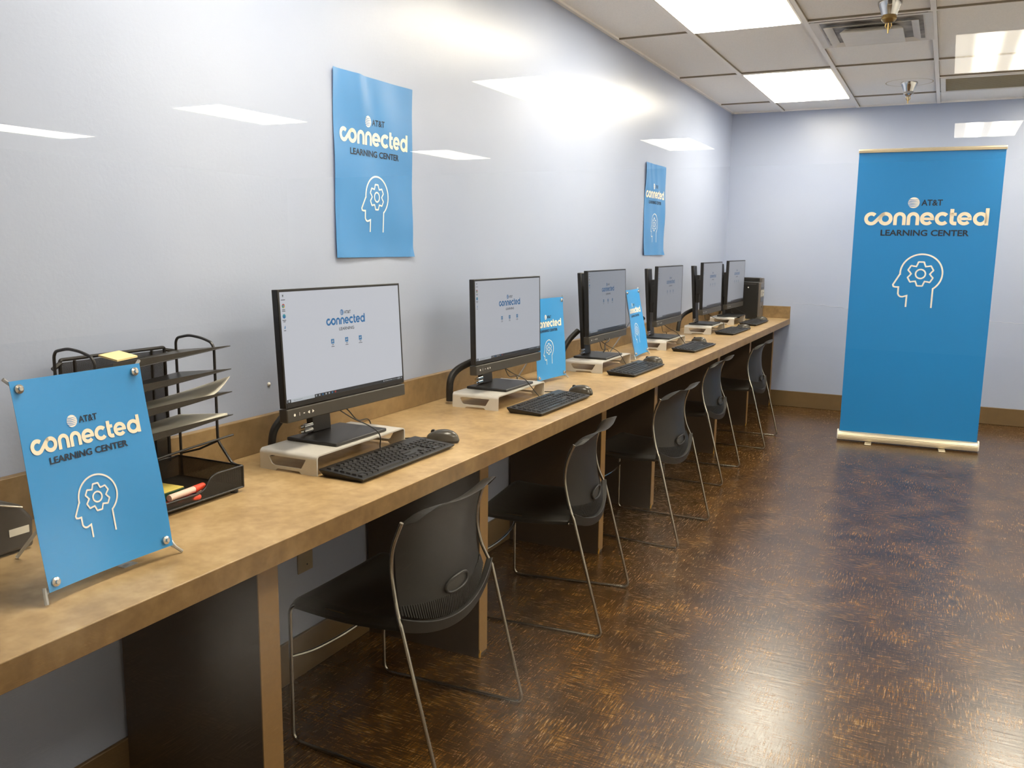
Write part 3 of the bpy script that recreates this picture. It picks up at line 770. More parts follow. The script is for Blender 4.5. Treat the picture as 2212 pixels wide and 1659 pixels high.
# ---- monitors (local: x right, y away, z up; origin on the riser top at the base centre)
SW, SH = 0.5086, 0.2861
def make_monitor():
    t = thing('computer_monitor', '', 'monitor')
    mb = MB(); mb.prism([(-0.118, -0.085), (0.118, -0.085), (0.118, 0.085), (-0.118, 0.085)], 2, 0.0, 0.010); mb.build('base', MAT['black'], t, bevel=0.003)
    mb = MB(); lean_ = 0.03
    mb.add([(-0.042, 0.055, 0.009), (0.042, 0.055, 0.009), (0.042, 0.077, 0.009), (-0.042, 0.077, 0.009)] + [(-0.042, 0.055 + lean_, 0.410), (0.042, 0.055 + lean_, 0.410), (0.042, 0.077 + lean_, 0.410), (-0.042, 0.077 + lean_, 0.410)],
           [(0, 3, 2, 1), (4, 5, 6, 7), (0, 1, 5, 4), (1, 2, 6, 5), (2, 3, 7, 6), (3, 0, 4, 7)]); mb.build('column', MAT['black'], t, bevel=0.004)
    mb = MB(); mb.box(-0.030, 0.030, 0.046, 0.070, 0.15, 0.345); mb.build('carriage', MAT['black'], t, bevel=0.003)
    mb = MB()
    for k, z in enumerate((0.020, 0.034)): mb.tube([(-0.078, 0.06, z), (-0.040, 0.062, z)], 0.0075, 10); mb.tube([(-0.092, 0.06, z), (-0.078, 0.06, z)], 0.005, 8)
    mb.build('video_connector', MAT['polished'], t)
    return t

def sheet_to_screen(x, v):  # art (logo block) -> screen units of height
    return (0.893 + (x - 0.4985) * 0.684, 0.6545 + (0.5525 - v) * 0.684)

def make_display(parent, off, yaw, tilt):
    """housing group: origin at the lit area's centre, on its front surface."""
    d = bpy.data.objects.new('housing', None)
    m = Matrix.Rotation(yaw, 4, 'Z') @ Matrix.Rotation(-tilt, 4, 'X')
    return m

def display_meshes():
    """meshes of the display in its own frame: x right, y away, z up, lit centre at the origin."""
    R = {}
    a, b = SW / 2, SH / 2
    mb = MB(); bz = 0.0065
    mb.box(-a - bz, a + bz, 0.0016, 0.0200, -b - 0.014, b + bz)
    mb.add([(-0.17, 0.020, -0.12), (0.17, 0.020, -0.12), (0.17, 0.020, 0.10), (-0.17, 0.020, 0.10), (-0.13, 0.044, -0.09), (0.13, 0.044, -0.09), (0.13, 0.044, 0.07), (-0.13, 0.044, 0.07)],
           [(0, 1, 5, 4), (1, 2, 6, 5), (2, 3, 7, 6), (3, 0, 4, 7), (4, 5, 6, 7), (0, 3, 2, 1)])
    for q in ((-a - bz, -a, -b - 0.014, b + bz), (a, a + bz, -b - 0.014, b + bz), (-a, a, b, b + bz), (-a, a, -b - 0.014, -b)): mb.box(q[0], q[1], -0.0006, 0.0016, q[2], q[3])
    R['housing'] = mb
    mb = MB(); mb.box(-a - 0.005, a + 0.006, -0.0030, 0.026, -b - 0.052, -b - 0.0165); R['speaker_bar'] = mb
    return R

class Scr(Art): pass
def scr_fn(off):   # screen units (height = 1, origin lower left) -> display frame
    return lambda x, y: (x * SH - SW / 2, -off, y * SH - SH / 2)

def screen_contents():
    """list of (name, screen material, Art) in screen units."""
    L = []
    def conv(A):
        B = Art(); B.v = [sheet_to_screen(x, v) for x, v in A.v]; B.f = A.f; return B
    L.append(('wordmark', 'blue', conv(ART['connected'])))
    L.append(('globe_emblem', 'blue', conv(ART['globe'])))
    L.append(('lettering', 'dark', conv(ART['att'])))
    L.append(('lettering', 'dark', art_text('LEARNING', 0.783, 1.0085, 0.6280, 0.5980, 0.012)))
    tiles = Art(); glyph = Art(); cap = Art()
    for i, xc in enumerate((0.674, 0.884, 1.0965)):
        yc = 0.5027; tiles.rect(xc - 0.023, xc + 0.023, yc - 0.022, yc + 0.022)
        glyph.rect(xc - 0.011, xc + 0.010, yc - 0.010 + 0.002 * i, yc + 0.004); glyph.rect(xc - 0.006 + 0.004 * i, xc + 0.012, yc + 0.006, yc + 0.013)
        cap.rect(xc - 0.014, xc + 0.014, 0.466, 0.4715); cap.rect(xc - 0.022 - 0.006 * (i == 2), xc + 0.022 + 0.006 * (i == 2), 0.4495, 0.455)
    L += [('desktop_tile', 'tile', tiles), ('tile_symbol', 'pale', glyph), ('tile_caption', 'text', cap)]
    # left column of desktop icons
    cap = Art(); bin_ = Art(); bin_.poly([(0.026, 0.983), (0.050, 0.983), (0.046, 0.948), (0.030, 0.948)])
    L.append(('bin_icon', 'search', bin_)); bl = Art(); bl.rect(0.031, 0.045, 0.960, 0.974); L.append(('bin_symbol', 'text', bl))
    for yc, wd in ((0.930, 0.026), (0.842, 0.018), (0.829, 0.020), (0.748, 0.024), (0.735, 0.014), (0.655, 0.014)): cap.rect(0.0385 - wd, 0.0385 + wd, yc - 0.003, yc + 0.003)
    L.append(('icon_caption', 'text', cap))
    c = (0.038, 0.876); r = 0.019
    for nm, a0, a1, mt in (('red', 30, 150, 'red'), ('green', 150, 270, 'green'), ('yellow', 270, 390, 'yellow')):
        A = Art(); A.poly([c] + [(c[0] + r * math.cos(math.radians(a0 + (a1 - a0) * k / 10)), c[1] + r * math.sin(math.radians(a0 + (a1 - a0) * k / 10))) for k in range(11)]); L.append(('browser_icon', mt, A))
    A = Art(); A.disc((c[0], c[1]), 0.0098); L.append(('browser_icon_ring', 'search', A)); A = Art(); A.disc((c[0], c[1]), 0.0075); L.append(('browser_icon_core', 'blue', A))
    c = (0.039, 0.784); A = Art(); A.disc(c, 0.020); L.append(('browser_icon', 'blue', A)); A = Art(); A.stroke([(c[0] - 0.016, c[1] + 0.002)] + arc(c[0] + 0.001, c[1], 0.013, 160, -20, 14, -0.013), 0.009); L.append(('browser_icon_swirl', 'teal', A))
    A = Art(); A.stroke([(0.034, 0.672), (0.044, 0.698)], 0.008); A.stroke([(0.036, 0.672), (0.046, 0.684)], 0.006); L.append(('shortcut_icon', 'tile', A))
    # taskbar
    A = Art(); A.rect(0, 0.0500, 0, 0.030); A.rect(0.3690, 16 / 9, 0, 0.030); L.append(('taskbar', 'dark', A))
    A = Art(); A.rect(0.0500, 0.3690, 0, 0.030); L.append(('search_box', 'search', A))
    A = Art()
    for dx in (0, 0.0105):
        for dy in (0, 0.0105): A.rect(0.0160 + dx, 0.0252 + dx, 0.0050 + dy, 0.0142 + dy)
    L.append(('start_symbol', 'search', A))
    A = art_text('Type here to search', 0.085, 0.200, 0.021, 0.009, 0.0); L.append(('search_text', 'text', A))
    for k, mt in enumerate(('pale', 'pale', 'blue', 'search', 'search', 'tile', 'red')):
        A = Art(); xc = 0.392 + 0.0457 * k; A.rect(xc - 0.008, xc + 0.008, 0.007, 0.023); L.append(('taskbar_icon', mt, A))
    A = Art(); A.disc((1.440, 0.015), 0.008, 10)
    x = 1.462
    for k, wd in enumerate((0.022, 0.030, 0.018, 0.030, 0.005, 0.010, 0.010, 0.010, 0.010)): A.rect(x, x + wd, 0.012, 0.018); x += wd + (0.006 if k < 4 else 0.014)
    A.rect(1.688, 1.728, 0.018, 0.023); A.rect(1.682, 1.728, 0.007, 0.012); A.rect(1.745, 1.758, 0.008, 0.021)
    L.append(('tray_symbols', 'pale', A))
    return L

_disp = display_meshes(); _proto_disp = None
def attach_display(t, loc, yaw, tilt, scale, bright):
    """loc: lit centre in the monitor's local frame."""
    global _proto_disp
    rot = (Matrix.Rotation(yaw, 4, 'Z') @ Matrix.Rotation(-tilt, 4, 'X')).to_euler()
    if _proto_disp is None:
        P = []
        h = _disp['housing'].build('housing', MAT['black'], None, bevel=0.0012); P.append((h, []))
        s = _disp['speaker_bar'].build('speaker_bar', MAT['chin'], None, bevel=0.003); kids = []
        A = Art(); yb = -SH / 2 - 0.034; x0 = -SW / 2
        A.disc((x0 + 0.022, yb), 0.0036, 14); A.rect(x0 + 0.040, x0 + 0.0412, yb - 0.004, yb + 0.005)
        A.rect(x0 + 0.055, x0 + 0.061, yb - 0.0008, yb + 0.0012); A.poly([(x0 + 0.072, yb), (x0 + 0.078, yb + 0.004), (x0 + 0.078, yb - 0.004)]); A.rect(x0 + 0.0785, x0 + 0.080, yb - 0.004, yb + 0.004)
        A.poly([(x0 + 0.090, yb - 0.004), (x0 + 0.090, yb + 0.005), (x0 + 0.097, yb)])
        kids.append(place_art(A, lambda x, z: (x, -0.0034, z), 'control_symbols', MAT['led'], s)); P.append((s, kids))
        sc = MB().box(-SW / 2, SW / 2, -0.0002, 0.0015, -SH / 2, SH / 2).build('screen', SM['white'], None, smooth=False); kids = []
        for k, (nm, mt, A) in enumerate(screen_contents()): kids.append(place_art(A, scr_fn(0.0005 + 0.00003 * k), nm, SM[mt], sc))
        P.append((sc, kids)); _proto_disp = P; use = P
    else:
        use = []
        for o, kids in _proto_disp:
            c = o.copy(); COL.objects.link(c); ks = []
            for q in kids: k = q.copy(); COL.objects.link(k); k.parent = c; ks.append(k)
            use.append((c, ks))
    for o, kids in use:
        o.parent = t; o.location = loc; o.rotation_euler = rot; o.scale = (scale,) * 3
        if o.name.startswith('screen'):
            o['brightness'] = bright
            for k in kids: k['brightness'] = bright
    # mount arm from carriage to housing back
    yb = loc[1] + 0.040
    MB().box(loc[0] * 0.5 - 0.035, loc[0] * 0.5 + 0.035, min(yb, 0.05), max(0.058, yb + 0.004), loc[2] - 0.07, loc[2] + 0.03).build('mount', MAT['black'], t, bevel=0.003)

# ---- keyboard (local x right, y away, z up; origin centre on the worktop)
def make_keyboard():
    t = thing('keyboard', '', 'keyboard')
    L, Dp = 0.450, 0.140; a, b = L / 2, Dp / 2
    top = lambda y: 0.0125 + (y + b) / Dp * 0.0095
    mb = MB(); v = []
    for (ix, iy, z) in ((0.010, 0.010, 0.0),):
        v += [(-a + ix, -b + iy, 0), (a - ix, -b + iy, 0), (a - ix, b - iy, 0), (-a + ix, b - iy, 0)]
    v += [(-a, -b, top(-b) - 0.004), (a, -b, top(-b) - 0.004), (a, b, top(b) - 0.004), (-a, b, top(b) - 0.004), (-a, -b, top(-b)), (a, -b, top(-b)), (a, b, top(b)), (-a, b, top(b))]
    mb.add(v, [(0, 3, 2, 1), (0, 1, 5, 4), (1, 2, 6, 5), (2, 3, 7, 6), (3, 0, 4, 7), (4, 5, 9, 8), (5, 6, 10, 9), (6, 7, 11, 10), (7, 4, 8, 11), (8, 9, 10, 11)])
    mb.build('case', MAT['kbody'], t, bevel=0.0015)
    K = MB(); u = 0.0187
    def key(x, y, w_=1.0, h_=1.0):
        wx, wy = u * w_ - 0.0028, u * h_ - 0.0028; x0 = x + 0.0014; y0 = y + 0.0014; zt = top(y + wy / 2); i = 0.0018; hz = 0.0042
        K.add([(x0, y0, zt - 0.001), (x0 + wx, y0, zt - 0.001), (x0 + wx, y0 + wy, zt - 0.001), (x0, y0 + wy, zt - 0.001), (x0 + i, y0 + i, zt + hz), (x0 + wx - i, y0 + i, zt + hz), (x0 + wx - i, y0 + wy - i, zt + hz), (x0 + i, y0 + wy - i, zt + hz)],
              [(4, 5, 6, 7), (0, 1, 5, 4), (1, 2, 6, 5), (2, 3, 7, 6), (3, 0, 4, 7)])
    X0 = -a + 0.010; Y = [-b + 0.009 + k * u for k in range(6)]; Y[5] += 0.005
    def row(y, ws, x=X0):
        for w_ in ws:
            if w_ > 0: key(x, y, w_)
            x += abs(w_) * u
    row(Y[0], [1.25, 1.25, 1.25, 6.25, 1.25, 1.25, 1.25, 1.25]); row(Y[1], [2.25] + [1] * 10 + [2.75]); row(Y[2], [1.75] + [1] * 11 + [2.25])
    row(Y[3], [1.5] + [1] * 12 + [1.5]); row(Y[4], [1] * 13 + [2]); row(Y[5], [1, -1] + [1] * 4 + [-0.5] + [1] * 4 + [-0.5] + [1] * 4)
    xn = X0 + 15.25 * u; row(Y[0], [1, 1, 1], xn); row(Y[1], [-1, 1], xn); row(Y[3], [1, 1, 1], xn); row(Y[4], [1, 1, 1], xn); row(Y[5], [1, 1, 1], xn)
    xp = X0 + 18.5 * u; row(Y[0], [2, 1], xp); row(Y[1], [1, 1, 1], xp); row(Y[2], [1, 1, 1], xp); row(Y[3], [1, 1, 1], xp); row(Y[4], [1, 1, 1, 1], xp)
    key(xp + 3 * u, Y[0], 1, 2); key(xp + 3 * u, Y[2], 1, 2)
    K.build('keys', MAT['key'], t, smooth=False, fix=False)
    for x in (-0.17, 0.17): MB().box(x - 0.012, x + 0.012, b - 0.024, b - 0.012, -0.0002, 0.004).build('foot', MAT['kbody'], t, smooth=False)
    return t

def make_mouse():
    t = thing('computer_mouse', '', 'mouse')
    mb = MB(); nu, nv = 20, 12
    def f(a, b):
        th = 2 * PI * a; r = b; hx, hy = 0.030, 0.055
        x = hx * r * math.cos(th) * (1 + 0.10 * math.sin(th)); y = hy * r * math.sin(th)
        k = max(0.0, 1 - r ** 4.0); hump = 0.030 - 0.009 * ((y + 0.012) / 0.055) ** 2
        return (x, y, 0.007 + hump * k ** 0.55)
    mb.grid(lambda a, b: f(a, 1 - b * 0.999), nu, nv)
    mb.build('shell', MAT['mouse'], t)
    mb = MB(); n = 20
    ringp = [(0.030 * math.cos(2 * PI * k / n) * (1 + 0.10 * math.sin(2 * PI * k / n)), 0.055 * math.sin(2 * PI * k / n)) for k in range(n)]
    mb.add([(x * 0.92, y * 0.94, 0.0) for x, y in ringp] + [(x * 1.005, y * 1.005, 0.0075) for x, y in ringp], [(k, (k + 1) % n, n + (k + 1) % n, n + k) for k in range(n)] + [tuple(range(n))[::-1], tuple(range(n, 2 * n))])
    mb.build('base', MAT['kbody'], t)
    mb = MB(); mb.tube([(-0.0035, 0.032, 0.0275), (0.0035, 0.032, 0.0275)], 0.0075, 14); mb.build('scroll_wheel', MAT['black'], t)
    return t

ORD = ['first', 'second', 'third', 'fourth', 'fifth', 'sixth']
RIS = [(1.730, 0.333), (2.755, 0.330), (3.835, 0.328), (4.896, 0.326), (5.965, 0.330), (6.822, 0.302)]
# lit-centre x, y, z, yaw, tilt, scale
MON = [(0.248, 1.978, 1.092, -0.038, 0.055, 1.0), (0.262, 2.978, 1.088, -0.037, 0.026, 1.0), (0.262, 4.067, 1.096, -0.010, 0.042, 1.0),
       (0.279, 5.096, 1.0985, 0.001, 0.0, 1.007), (0.283, 6.141, 1.103, -0.006, 0.014, 1.034), (0.262, 7.02, 1.098, -0.011, -0.008, 1.08)]
BASEY = [1.950, 2.965, 4.030, 5.100, 6.170, 7.025]
BRI = [0.60, 0.46, 0.27, 0.24, 0.26, 0.26]  # far screens set dimmer in place of viewing-angle falloff
# keyboard centre x, y, yaw ; mouse x, y
KB = [(0.410, 1.955, -0.010), (0.446, 2.962, -0.014), (0.436, 4.020, -0.015), (0.440, 5.095, -0.030), (0.418, 6.235, -0.03), (0.412, 7.055, -0.02)]
MO = [(0.405, 2.240), (0.452, 3.255), (0.425, 4.320), (0.385, 5.420), (0.435, 6.520), (0.410, 7.345)]
SLEEVE = {0: [(0.115, 1.905, 0.905), (0.110, 1.850, 0.868), (0.108, 1.822, 0.836), (0.106, 1.815, 0.776)],
          1: [(0.150, 2.905, 0.920), (0.115, 2.840, 0.893), (0.105, 2.800, 0.855), (0.104, 2.795, 0.776)],
          2: [(0.140, 3.985, 0.945), (0.118, 3.930, 0.905), (0.108, 3.872, 0.850), (0.100, 3.850, 0.778)],
          3: [(0.130, 5.060, 0.935), (0.112, 5.020, 0.900), (0.105, 5.000, 0.850), (0.100, 4.995, 0.778)],
          4: [(0.140, 6.170, 0.915), (0.112, 6.080, 0.893), (0.100, 5.990, 0.855), (0.096, 5.965, 0.778)]}
where = ['beside the black organizer, nearest the camera', 'left of the half-hidden tabletop banner', 'below the far wall poster', 'right of the smallest tabletop banner', 'just before the last monitor', 'beside the black computer tower']
riser0 = make_riser(); kb0 = make_keyboard(); mo0 = make_mouse()
HR = 0.055
for i in range(6):
    r_ = riser0 if i == 0 else copy_tree(riser0)
    r_.location = (RIS[i][1], RIS[i][0], HT); r_.rotation_euler = (0, 0, PI / 2)
    tag(r_, 'silver aluminium riser under the %s monitor, %s' % (ORD[i], where[i]), 'monitor riser', 'monitor risers on the worktop')
mon_bodies = []
m0 = make_monitor()
for i in range(6):
    m_ = m0 if i == 0 else copy_tree(m0)
    mon_bodies.append(m_)
for i, m_ in enumerate(mon_bodies):
    bx = 0.2325; m_.location = (bx, BASEY[i], HT + HR); m_.rotation_euler = (0, 0, PI / 2)
    tag(m_, '%s black monitor with a pale desktop, %s' % (ORD[i], where[i]), 'monitor', 'monitors in a row on the worktop')
    X, Y, Z, yaw, tilt, s_ = MON[i]
    attach_display(m_, (Y - BASEY[i], -(X - bx), Z - HT - HR), yaw, tilt, s_, BRI[i])
for i in range(6):
    k_ = kb0 if i == 0 else copy_tree(kb0)
    k_.location = (KB[i][0], KB[i][1], HT); k_.rotation_euler = (0, 0, PI / 2 + KB[i][2])
    if i in (4, 5): k_.scale = (1.04, 0.95, 1)
    tag(k_, 'black full-size keyboard in front of the %s monitor, %s' % (ORD[i], where[i]), 'keyboard', 'keyboards on the worktop')
for i in range(6):
    q = mo0 if i == 0 else copy_tree(mo0)
    q.location = (MO[i][0], MO[i][1], HT); q.rotation_euler = (0, 0, PI / 2 + (0.10, -0.15, -0.1, -0.35, 0.05, 0.0)[i])
    tag(q, 'dark grey mouse at the right end of the %s keyboard' % ORD[i], 'mouse', 'mice beside the keyboards')
def cord(o, pts, r=0.0018):
    inv = (Matrix.Translation(o.location) @ o.rotation_euler.to_matrix().to_4x4() @ Matrix.Diagonal((*o.scale, 1))).inverted()
    return MB().tube([inv @ p for p in smooth_path(pts, 7)], r, 6).build('cord', MAT['cord'], o)
for i in range(6):
    k_ = [o for o in COL.objects if o.name.split('.')[0] == 'keyboard' and o.parent is None][i]
    kx, ky = KB[i][0] - 0.068, KB[i][1]; by = BASEY[i]
    cord(k_, [(0.235, by - 0.03, HT + 0.150), (0.275, by + 0.005, HT + 0.112), (0.318, by + 0.035, HT + 0.085), (0.340, ky + 0.045, HT + 0.060), (kx - 0.004, ky + 0.050, HT + 0.022), (kx + 0.004, ky + 0.050, HT + 0.018)])
    q = [o for o in COL.objects if o.name.split('.')[0] == 'computer_mouse' and o.parent is None][i]
    mx, my = MO[i]; ry = RIS[i][0] + 0.41
    cord(q, [(0.225, by + 0.01, HT + 0.150), (0.212, by + 0.075, HT + 0.115), (0.205, by + 0.130, HT + 0.075), (0.205, ry - 0.004, HT + 0.066), (0.210, ry + 0.015, HT + 0.020), (0.235, ry + 0.035, HT + 0.003), (mx - 0.09, my - 0.01, HT + 0.003), (mx - 0.048, my, HT + 0.006)])
    if i in SLEEVE:
        P = smooth_path(SLEEVE[i], 7)
        tag(MB().tube(P, 0.0135 if i != 0 else 0.011, 12).build('cable_sleeve', MAT['cord']), 'thick black cable sleeve curving down behind the %s monitor' % ORD[i], 'cable', 'cable sleeves behind the monitors')
# knotted spare cable under the third monitor
tag(MB().tube(smooth_path([(0.262, 3.98, 0.925), (0.275, 4.02, 0.905), (0.27, 4.05, 0.912), (0.262, 4.09, 0.922), (0.276, 4.06, 0.90), (0.268, 4.03, 0.885), (0.274, 4.01, 0.86), (0.27, 4.0, 0.845)], 7), 0.0028, 6).build('spare_cable', MAT['cord']),
    'bunched thin black cable hanging under the third monitor', 'cable')

# ================================================================== COMPUTER TOWERS AT THE FAR END
def tower(x1, y, hh, dp, wd, label, tall):
    t = thing('computer_tower', label, 'computer', (x1, y, HT), 0, 'computer towers at the far end')
    MB().box(-dp, -0.022, 0, wd, 0.004, hh).build('case', MAT['pc'], t, bevel=0.004)
    MB().box(-0.0222, 0.0, 0.0, wd, 0.002, hh - 0.002).build('front_cover', MAT['pc_front'], t, bevel=0.006)
    if not tall:
        MB().box(-0.001, 0.0018, 0.012, wd - 0.012, hh - 0.056, hh - 0.044).build('disc_slot', MAT['black_gloss'], t, bevel=0.001)
        p = MB().box(-0.001, 0.0022, 0.010, wd - 0.010, hh - 0.118, hh - 0.066).build('drive_bay', MAT['pc_bay'], t, bevel=0.001)
        mb = MB(); mb.box(0.0020, 0.003, 0.05, 0.062, hh - 0.112, hh - 0.072); mb.box(0.0020, 0.003, 0.085, 0.115, hh - 0.095, hh - 0.085); mb.box(0.0020, 0.003, 0.022, 0.032, hh - 0.112, hh - 0.078); mb.build('bay_slot', MAT['pc_front'], p, smooth=False)
        MB().box(-0.001, 0.0018, 0.010, wd - 0.010, hh - 0.165, hh - 0.128).build('card_reader', MAT['black_gloss'], t, bevel=0.001)
        MB().box(-0.001, 0.0014, wd * 0.4, wd * 0.5, hh - 0.212, hh - 0.203).build('front_badge', MAT['black_gloss'], t, smooth=False)
        MB().lathe([(0.0055, 0), (0.0055, 0.002)], 0, 0, 12).build('power_button', MAT['led'], t)
        t.children[-1].rotation_euler = (0, PI / 2, 0); t.children[-1].location = (0.0, wd * 0.55, hh - 0.022)
        MB().lathe([(0.007, 0), (0.007, 0.002)], 0, 0, 12).build('case_lock', MAT['knob'], t)
        t.children[-1].rotation_euler = (PI / 2, 0, 0); t.children[-1].location = (-0.105, 0.0, hh - 0.045)
        mb = MB(); mb.box(-0.30, -0.04, -0.0012, 0.0, hh - 0.018, hh - 0.015); mb.build('case_seam', MAT['pc_front'], t, smooth=False)
    for x in (-dp + 0.03, -0.04): MB().box(x - 0.015, x + 0.015, 0.01, wd - 0.01, 0, 0.005).build('foot', MAT['black'], t, smooth=False)
tower(0.372, 7.480, 0.311, 0.335, 0.145, 'black computer tower nearer the sixth monitor, with a pale drive bay', False)
tower(0.352, 7.628, 0.343, 0.322, 0.098, 'taller dark computer tower tucked behind the one with the pale drive bay', True)

# ================================================================== DESK ORGANIZER (near end)
t = thing('desk_organizer', 'black wire mesh desk organizer with slanted trays, behind the nearest tabletop banner', 'organizer', (0, 0, HT))
zl = lambda z: z - HT
YL, YR = 1.215, 1.545
for y in (YL, YR):
    p = [(0.055, y, 0.012), (0.055, y, zl(1.115)), (0.062, y, zl(1.126)), (0.10, y, zl(1.134)), (0.14, y, zl(1.130)), (0.172, y, zl(1.121)), (0.181, y, zl(1.108)), (0.181, y, zl(0.879)), (0.224, y, zl(0.829)), (0.238, y, 0.062)]
    MB().tube(fillet(p, 0.012, 3), 0.0034, 8).build('side_frame', MAT['wire'], t)
    MB().tube([(0.055, y, zl(0.833)), (0.12, y, zl(0.852)), (0.181, y, zl(0.879))], 0.0028, 6).build('brace', MAT['wire'], t)
def uv_yz(c): return (c.y, c.z)
def uv_xz(c): return (c.x, c.z)
mb = MB(); mb.box(0.0475, 0.0485, YL + 0.02, YR - 0.03, zl(0.83), zl(1.098)); bp_ = mb.build('file_back', MAT['mesh'], t, smooth=False, uvfn=uv_yz)
mb = MB()
mb.tube(fillet([(0.048, YL + 0.018, zl(0.82)), (0.048, YL + 0.018, zl(1.104)), (0.048, YR - 0.03, zl(1.104)), (0.048, YR - 0.03, zl(0.82))], 0.006, 3), 0.0042, 8)
for yy in (YL + 0.052, YR - 0.07): mb.tube([(0.050, yy, zl(0.82)), (0.050, yy, zl(1.10))], 0.0035, 6)
mb.tube([(0.048, YL, zl(1.085)), (0.048, YL + 0.02, zl(1.098))], 0.005, 6); mb.tube([(0.048, YR - 0.03, zl(1.098)), (0.052, YR, zl(1.092))], 0.005, 6)
mb.build('file_frame', MAT['wire'], t)
for k, z in enumerate((1.116, 1.061, 1.006, 0.950)):
    zz = zl(z); mb = MB()
    def fl(a, b, dz=0.0, zz=zz):   # a along y (left to right), b depth (0 back .. 1 front)
        y = YL + a * (YR - YL); drop = 0.024 * (1 - a); x = 0.062 + b * (0.172 + 0.002 * math.sin(PI * a))
        return (x, y, zz - drop * 1.0 - 0.020 * (1 - b) + dz)
    mb.shell(lambda a, b: fl(a, b), lambda a, b: fl(a, b, -0.0012), 16, 8)
    lip0 = lambda a, b: (fl(a, 1)[0], fl(a, 1)[1], fl(a, 1)[2] + b * 0.019 * (1 - a) ** 0.8 + 0.001)
    lip1 = lambda a, b: (fl(a, 1)[0] + 0.0012, fl(a, 1)[1], fl(a, 1)[2] + b * 0.019 * (1 - a) ** 0.8 + 0.001)
    mb.shell(lip0, lip1, 16, 1)
    mb.build('tray', MAT['tray'], t)
MB().tube([(0.232, YR, zl(0.900)), (0.20, YR - 0.10, zl(0.885)), (0.17, YL, zl(0.862))], 0.0026, 6).build('lower_bar', MAT['wire'], t)
# bottom drawer with scooped mesh front
dz1 = 0.064; dr = bpy.data.objects.new('drawer', None)
yl, yr = 1.185, 1.540; xb, xf = 0.050, 0.262
mb = MB(); mb.box(xb, xf, yl, yr, 0.012, 0.0135); fl_ = mb.build('drawer', MAT['tray'], t, smooth=False)
prof = [(yl, 0.012), (yr, 0.012), (yr, dz1), (yr - 0.085, dz1), (yr - 0.105, dz1 - 0.006), (yr - 0.118, dz1 - 0.026), (yr - 0.135, dz1 - 0.034), (yl + 0.12, dz1 - 0.034), (yl + 0.105, dz1 - 0.026), (yl + 0.09, dz1 - 0.004), (yl + 0.07, dz1), (yl, dz1)]
mb = MB(); mb.prism(prof, 0, xf - 0.001, xf); mb.build('mesh_front', MAT['mesh'], fl_, smooth=False, uvfn=uv_yz)
mb = MB(); mb.box(xb, xf, yr - 0.001, yr, 0.012, dz1); mb.box(xb, xf, yl, yl + 0.001, 0.012, dz1); mb.build('mesh_side', MAT['mesh'], fl_, smooth=False, uvfn=uv_xz)
mb = MB(); mb.box(xb, xb + 0.001, yl, yr, 0.012, dz1); mb.build('mesh_back', MAT['mesh'], fl_, smooth=False, uvfn=uv_yz)
mb = MB(); mb.tube(fillet([(xf, y, z) for y, z in prof[2:]], 0.010, 3), 0.0024, 6); mb.tube([(xf, yr, dz1), (xb, yr, dz1), (xb, yl, dz1), (xf, yl, dz1)], 0.0024, 6)
mb.tube([(xf, yr, 0.012), (xf, yr, dz1)], 0.0030, 6); mb.tube([(xf, yl, 0.012), (xf, yr, 0.012), (xb, yr, 0.012)], 0.0026, 6)
mb.build('drawer_rim', MAT['wire'], fl_)
for x, y in ((xf - 0.014, yr - 0.016), (xb + 0.014, yr - 0.016), (xf - 0.014, yl + 0.016), (xb + 0.014, yl + 0.016)): MB().lathe([(0.009, 0.0), (0.010, 0.004), (0.009, 0.012)], x, y, 12).build('foot', MAT['black'], t)

# contents of the organizer
def sheet(name, pts_fn, mat, label, cat, nu=8, nv=6, th=0.002):
    fa = pts_fn; fb = lambda a, b: (lambda p: (p[0], p[1], p[2] - th))(pts_fn(a, b))
    return tag(MB().shell(fa, fb, nu, nv).build(name, mat), label, cat)
def tray_pt(z, a, b, dz): return (0.070 + b * 0.160, 1.225 + a * 0.312, z - 0.024 * (1 - a) - 0.020 * (1 - (0.046 + 0.93 * b)) + dz)
sheet('paper_sheet', lambda a, b: tray_pt(0.950, a * 0.98, b, 0.0062), MAT['paper'], 'white sheets lying in the lowest slanted tray of the organizer', 'paper', 8, 6, 0.005)
sheet('paper_sheet', lambda a, b: tray_pt(1.006, a * 1.02, b, 0.0034 + 0.034 * (max(0, a - 0.80) / 0.20) ** 1.6 * b), MAT['paper'], 'white sheet with a curled-up corner in the third organizer tray', 'paper', 16, 6, 0.0022)
sheet('card_folder', lambda a, b: (0.066 + 0.045 * b, 1.315 + 0.055 * a + 0.012 * b, 1.108 + 0.004 * a - 0.010 * b), MAT['cream'], 'cream card folder edge in the top organizer tray', 'folder', 5, 3, 0.004)
t = thing('carton', 'small green carton with a yellow top in the organizer drawer', 'box', (0.190, 1.330, HT + 0.0138), 0.05)
MB().box(-0.045, 0.045, -0.06, 0.055, 0.0, 0.030).build('carton_body', MAT['green'], t, bevel=0.001)
MB().box(-0.0445, 0.0445, -0.0595, 0.0545, 0.0301, 0.033).build('carton_lid', MAT['yellow'], t, bevel=0.001)
def marker(x, y, z, rz, m1, m2, label):
    t = thing('marker_pen', label, 'marker', (x, y, z), rz, 'markers in the organizer drawer')
    MB().tube([(0, -0.05, 0), (0, 0.028, 0)], 0.0075, 12).build('barrel', m1, t)
    MB().tube([(0, 0.0285, 0), (0, 0.060, 0), (0, 0.064, 0)], [0.0082, 0.0082, 0.005], 12).build('cap', m2, t)
marker(0.248, 1.345, HT + 0.0215, -0.15, MAT['orange'], MAT['orange'], 'orange-red marker pen at the front of the organizer drawer')
marker(0.250, 1.372, HT + 0.038, 0.10, MAT['pink'], MAT['orange'], 'pale marker pen with an orange cap on top of the red one')
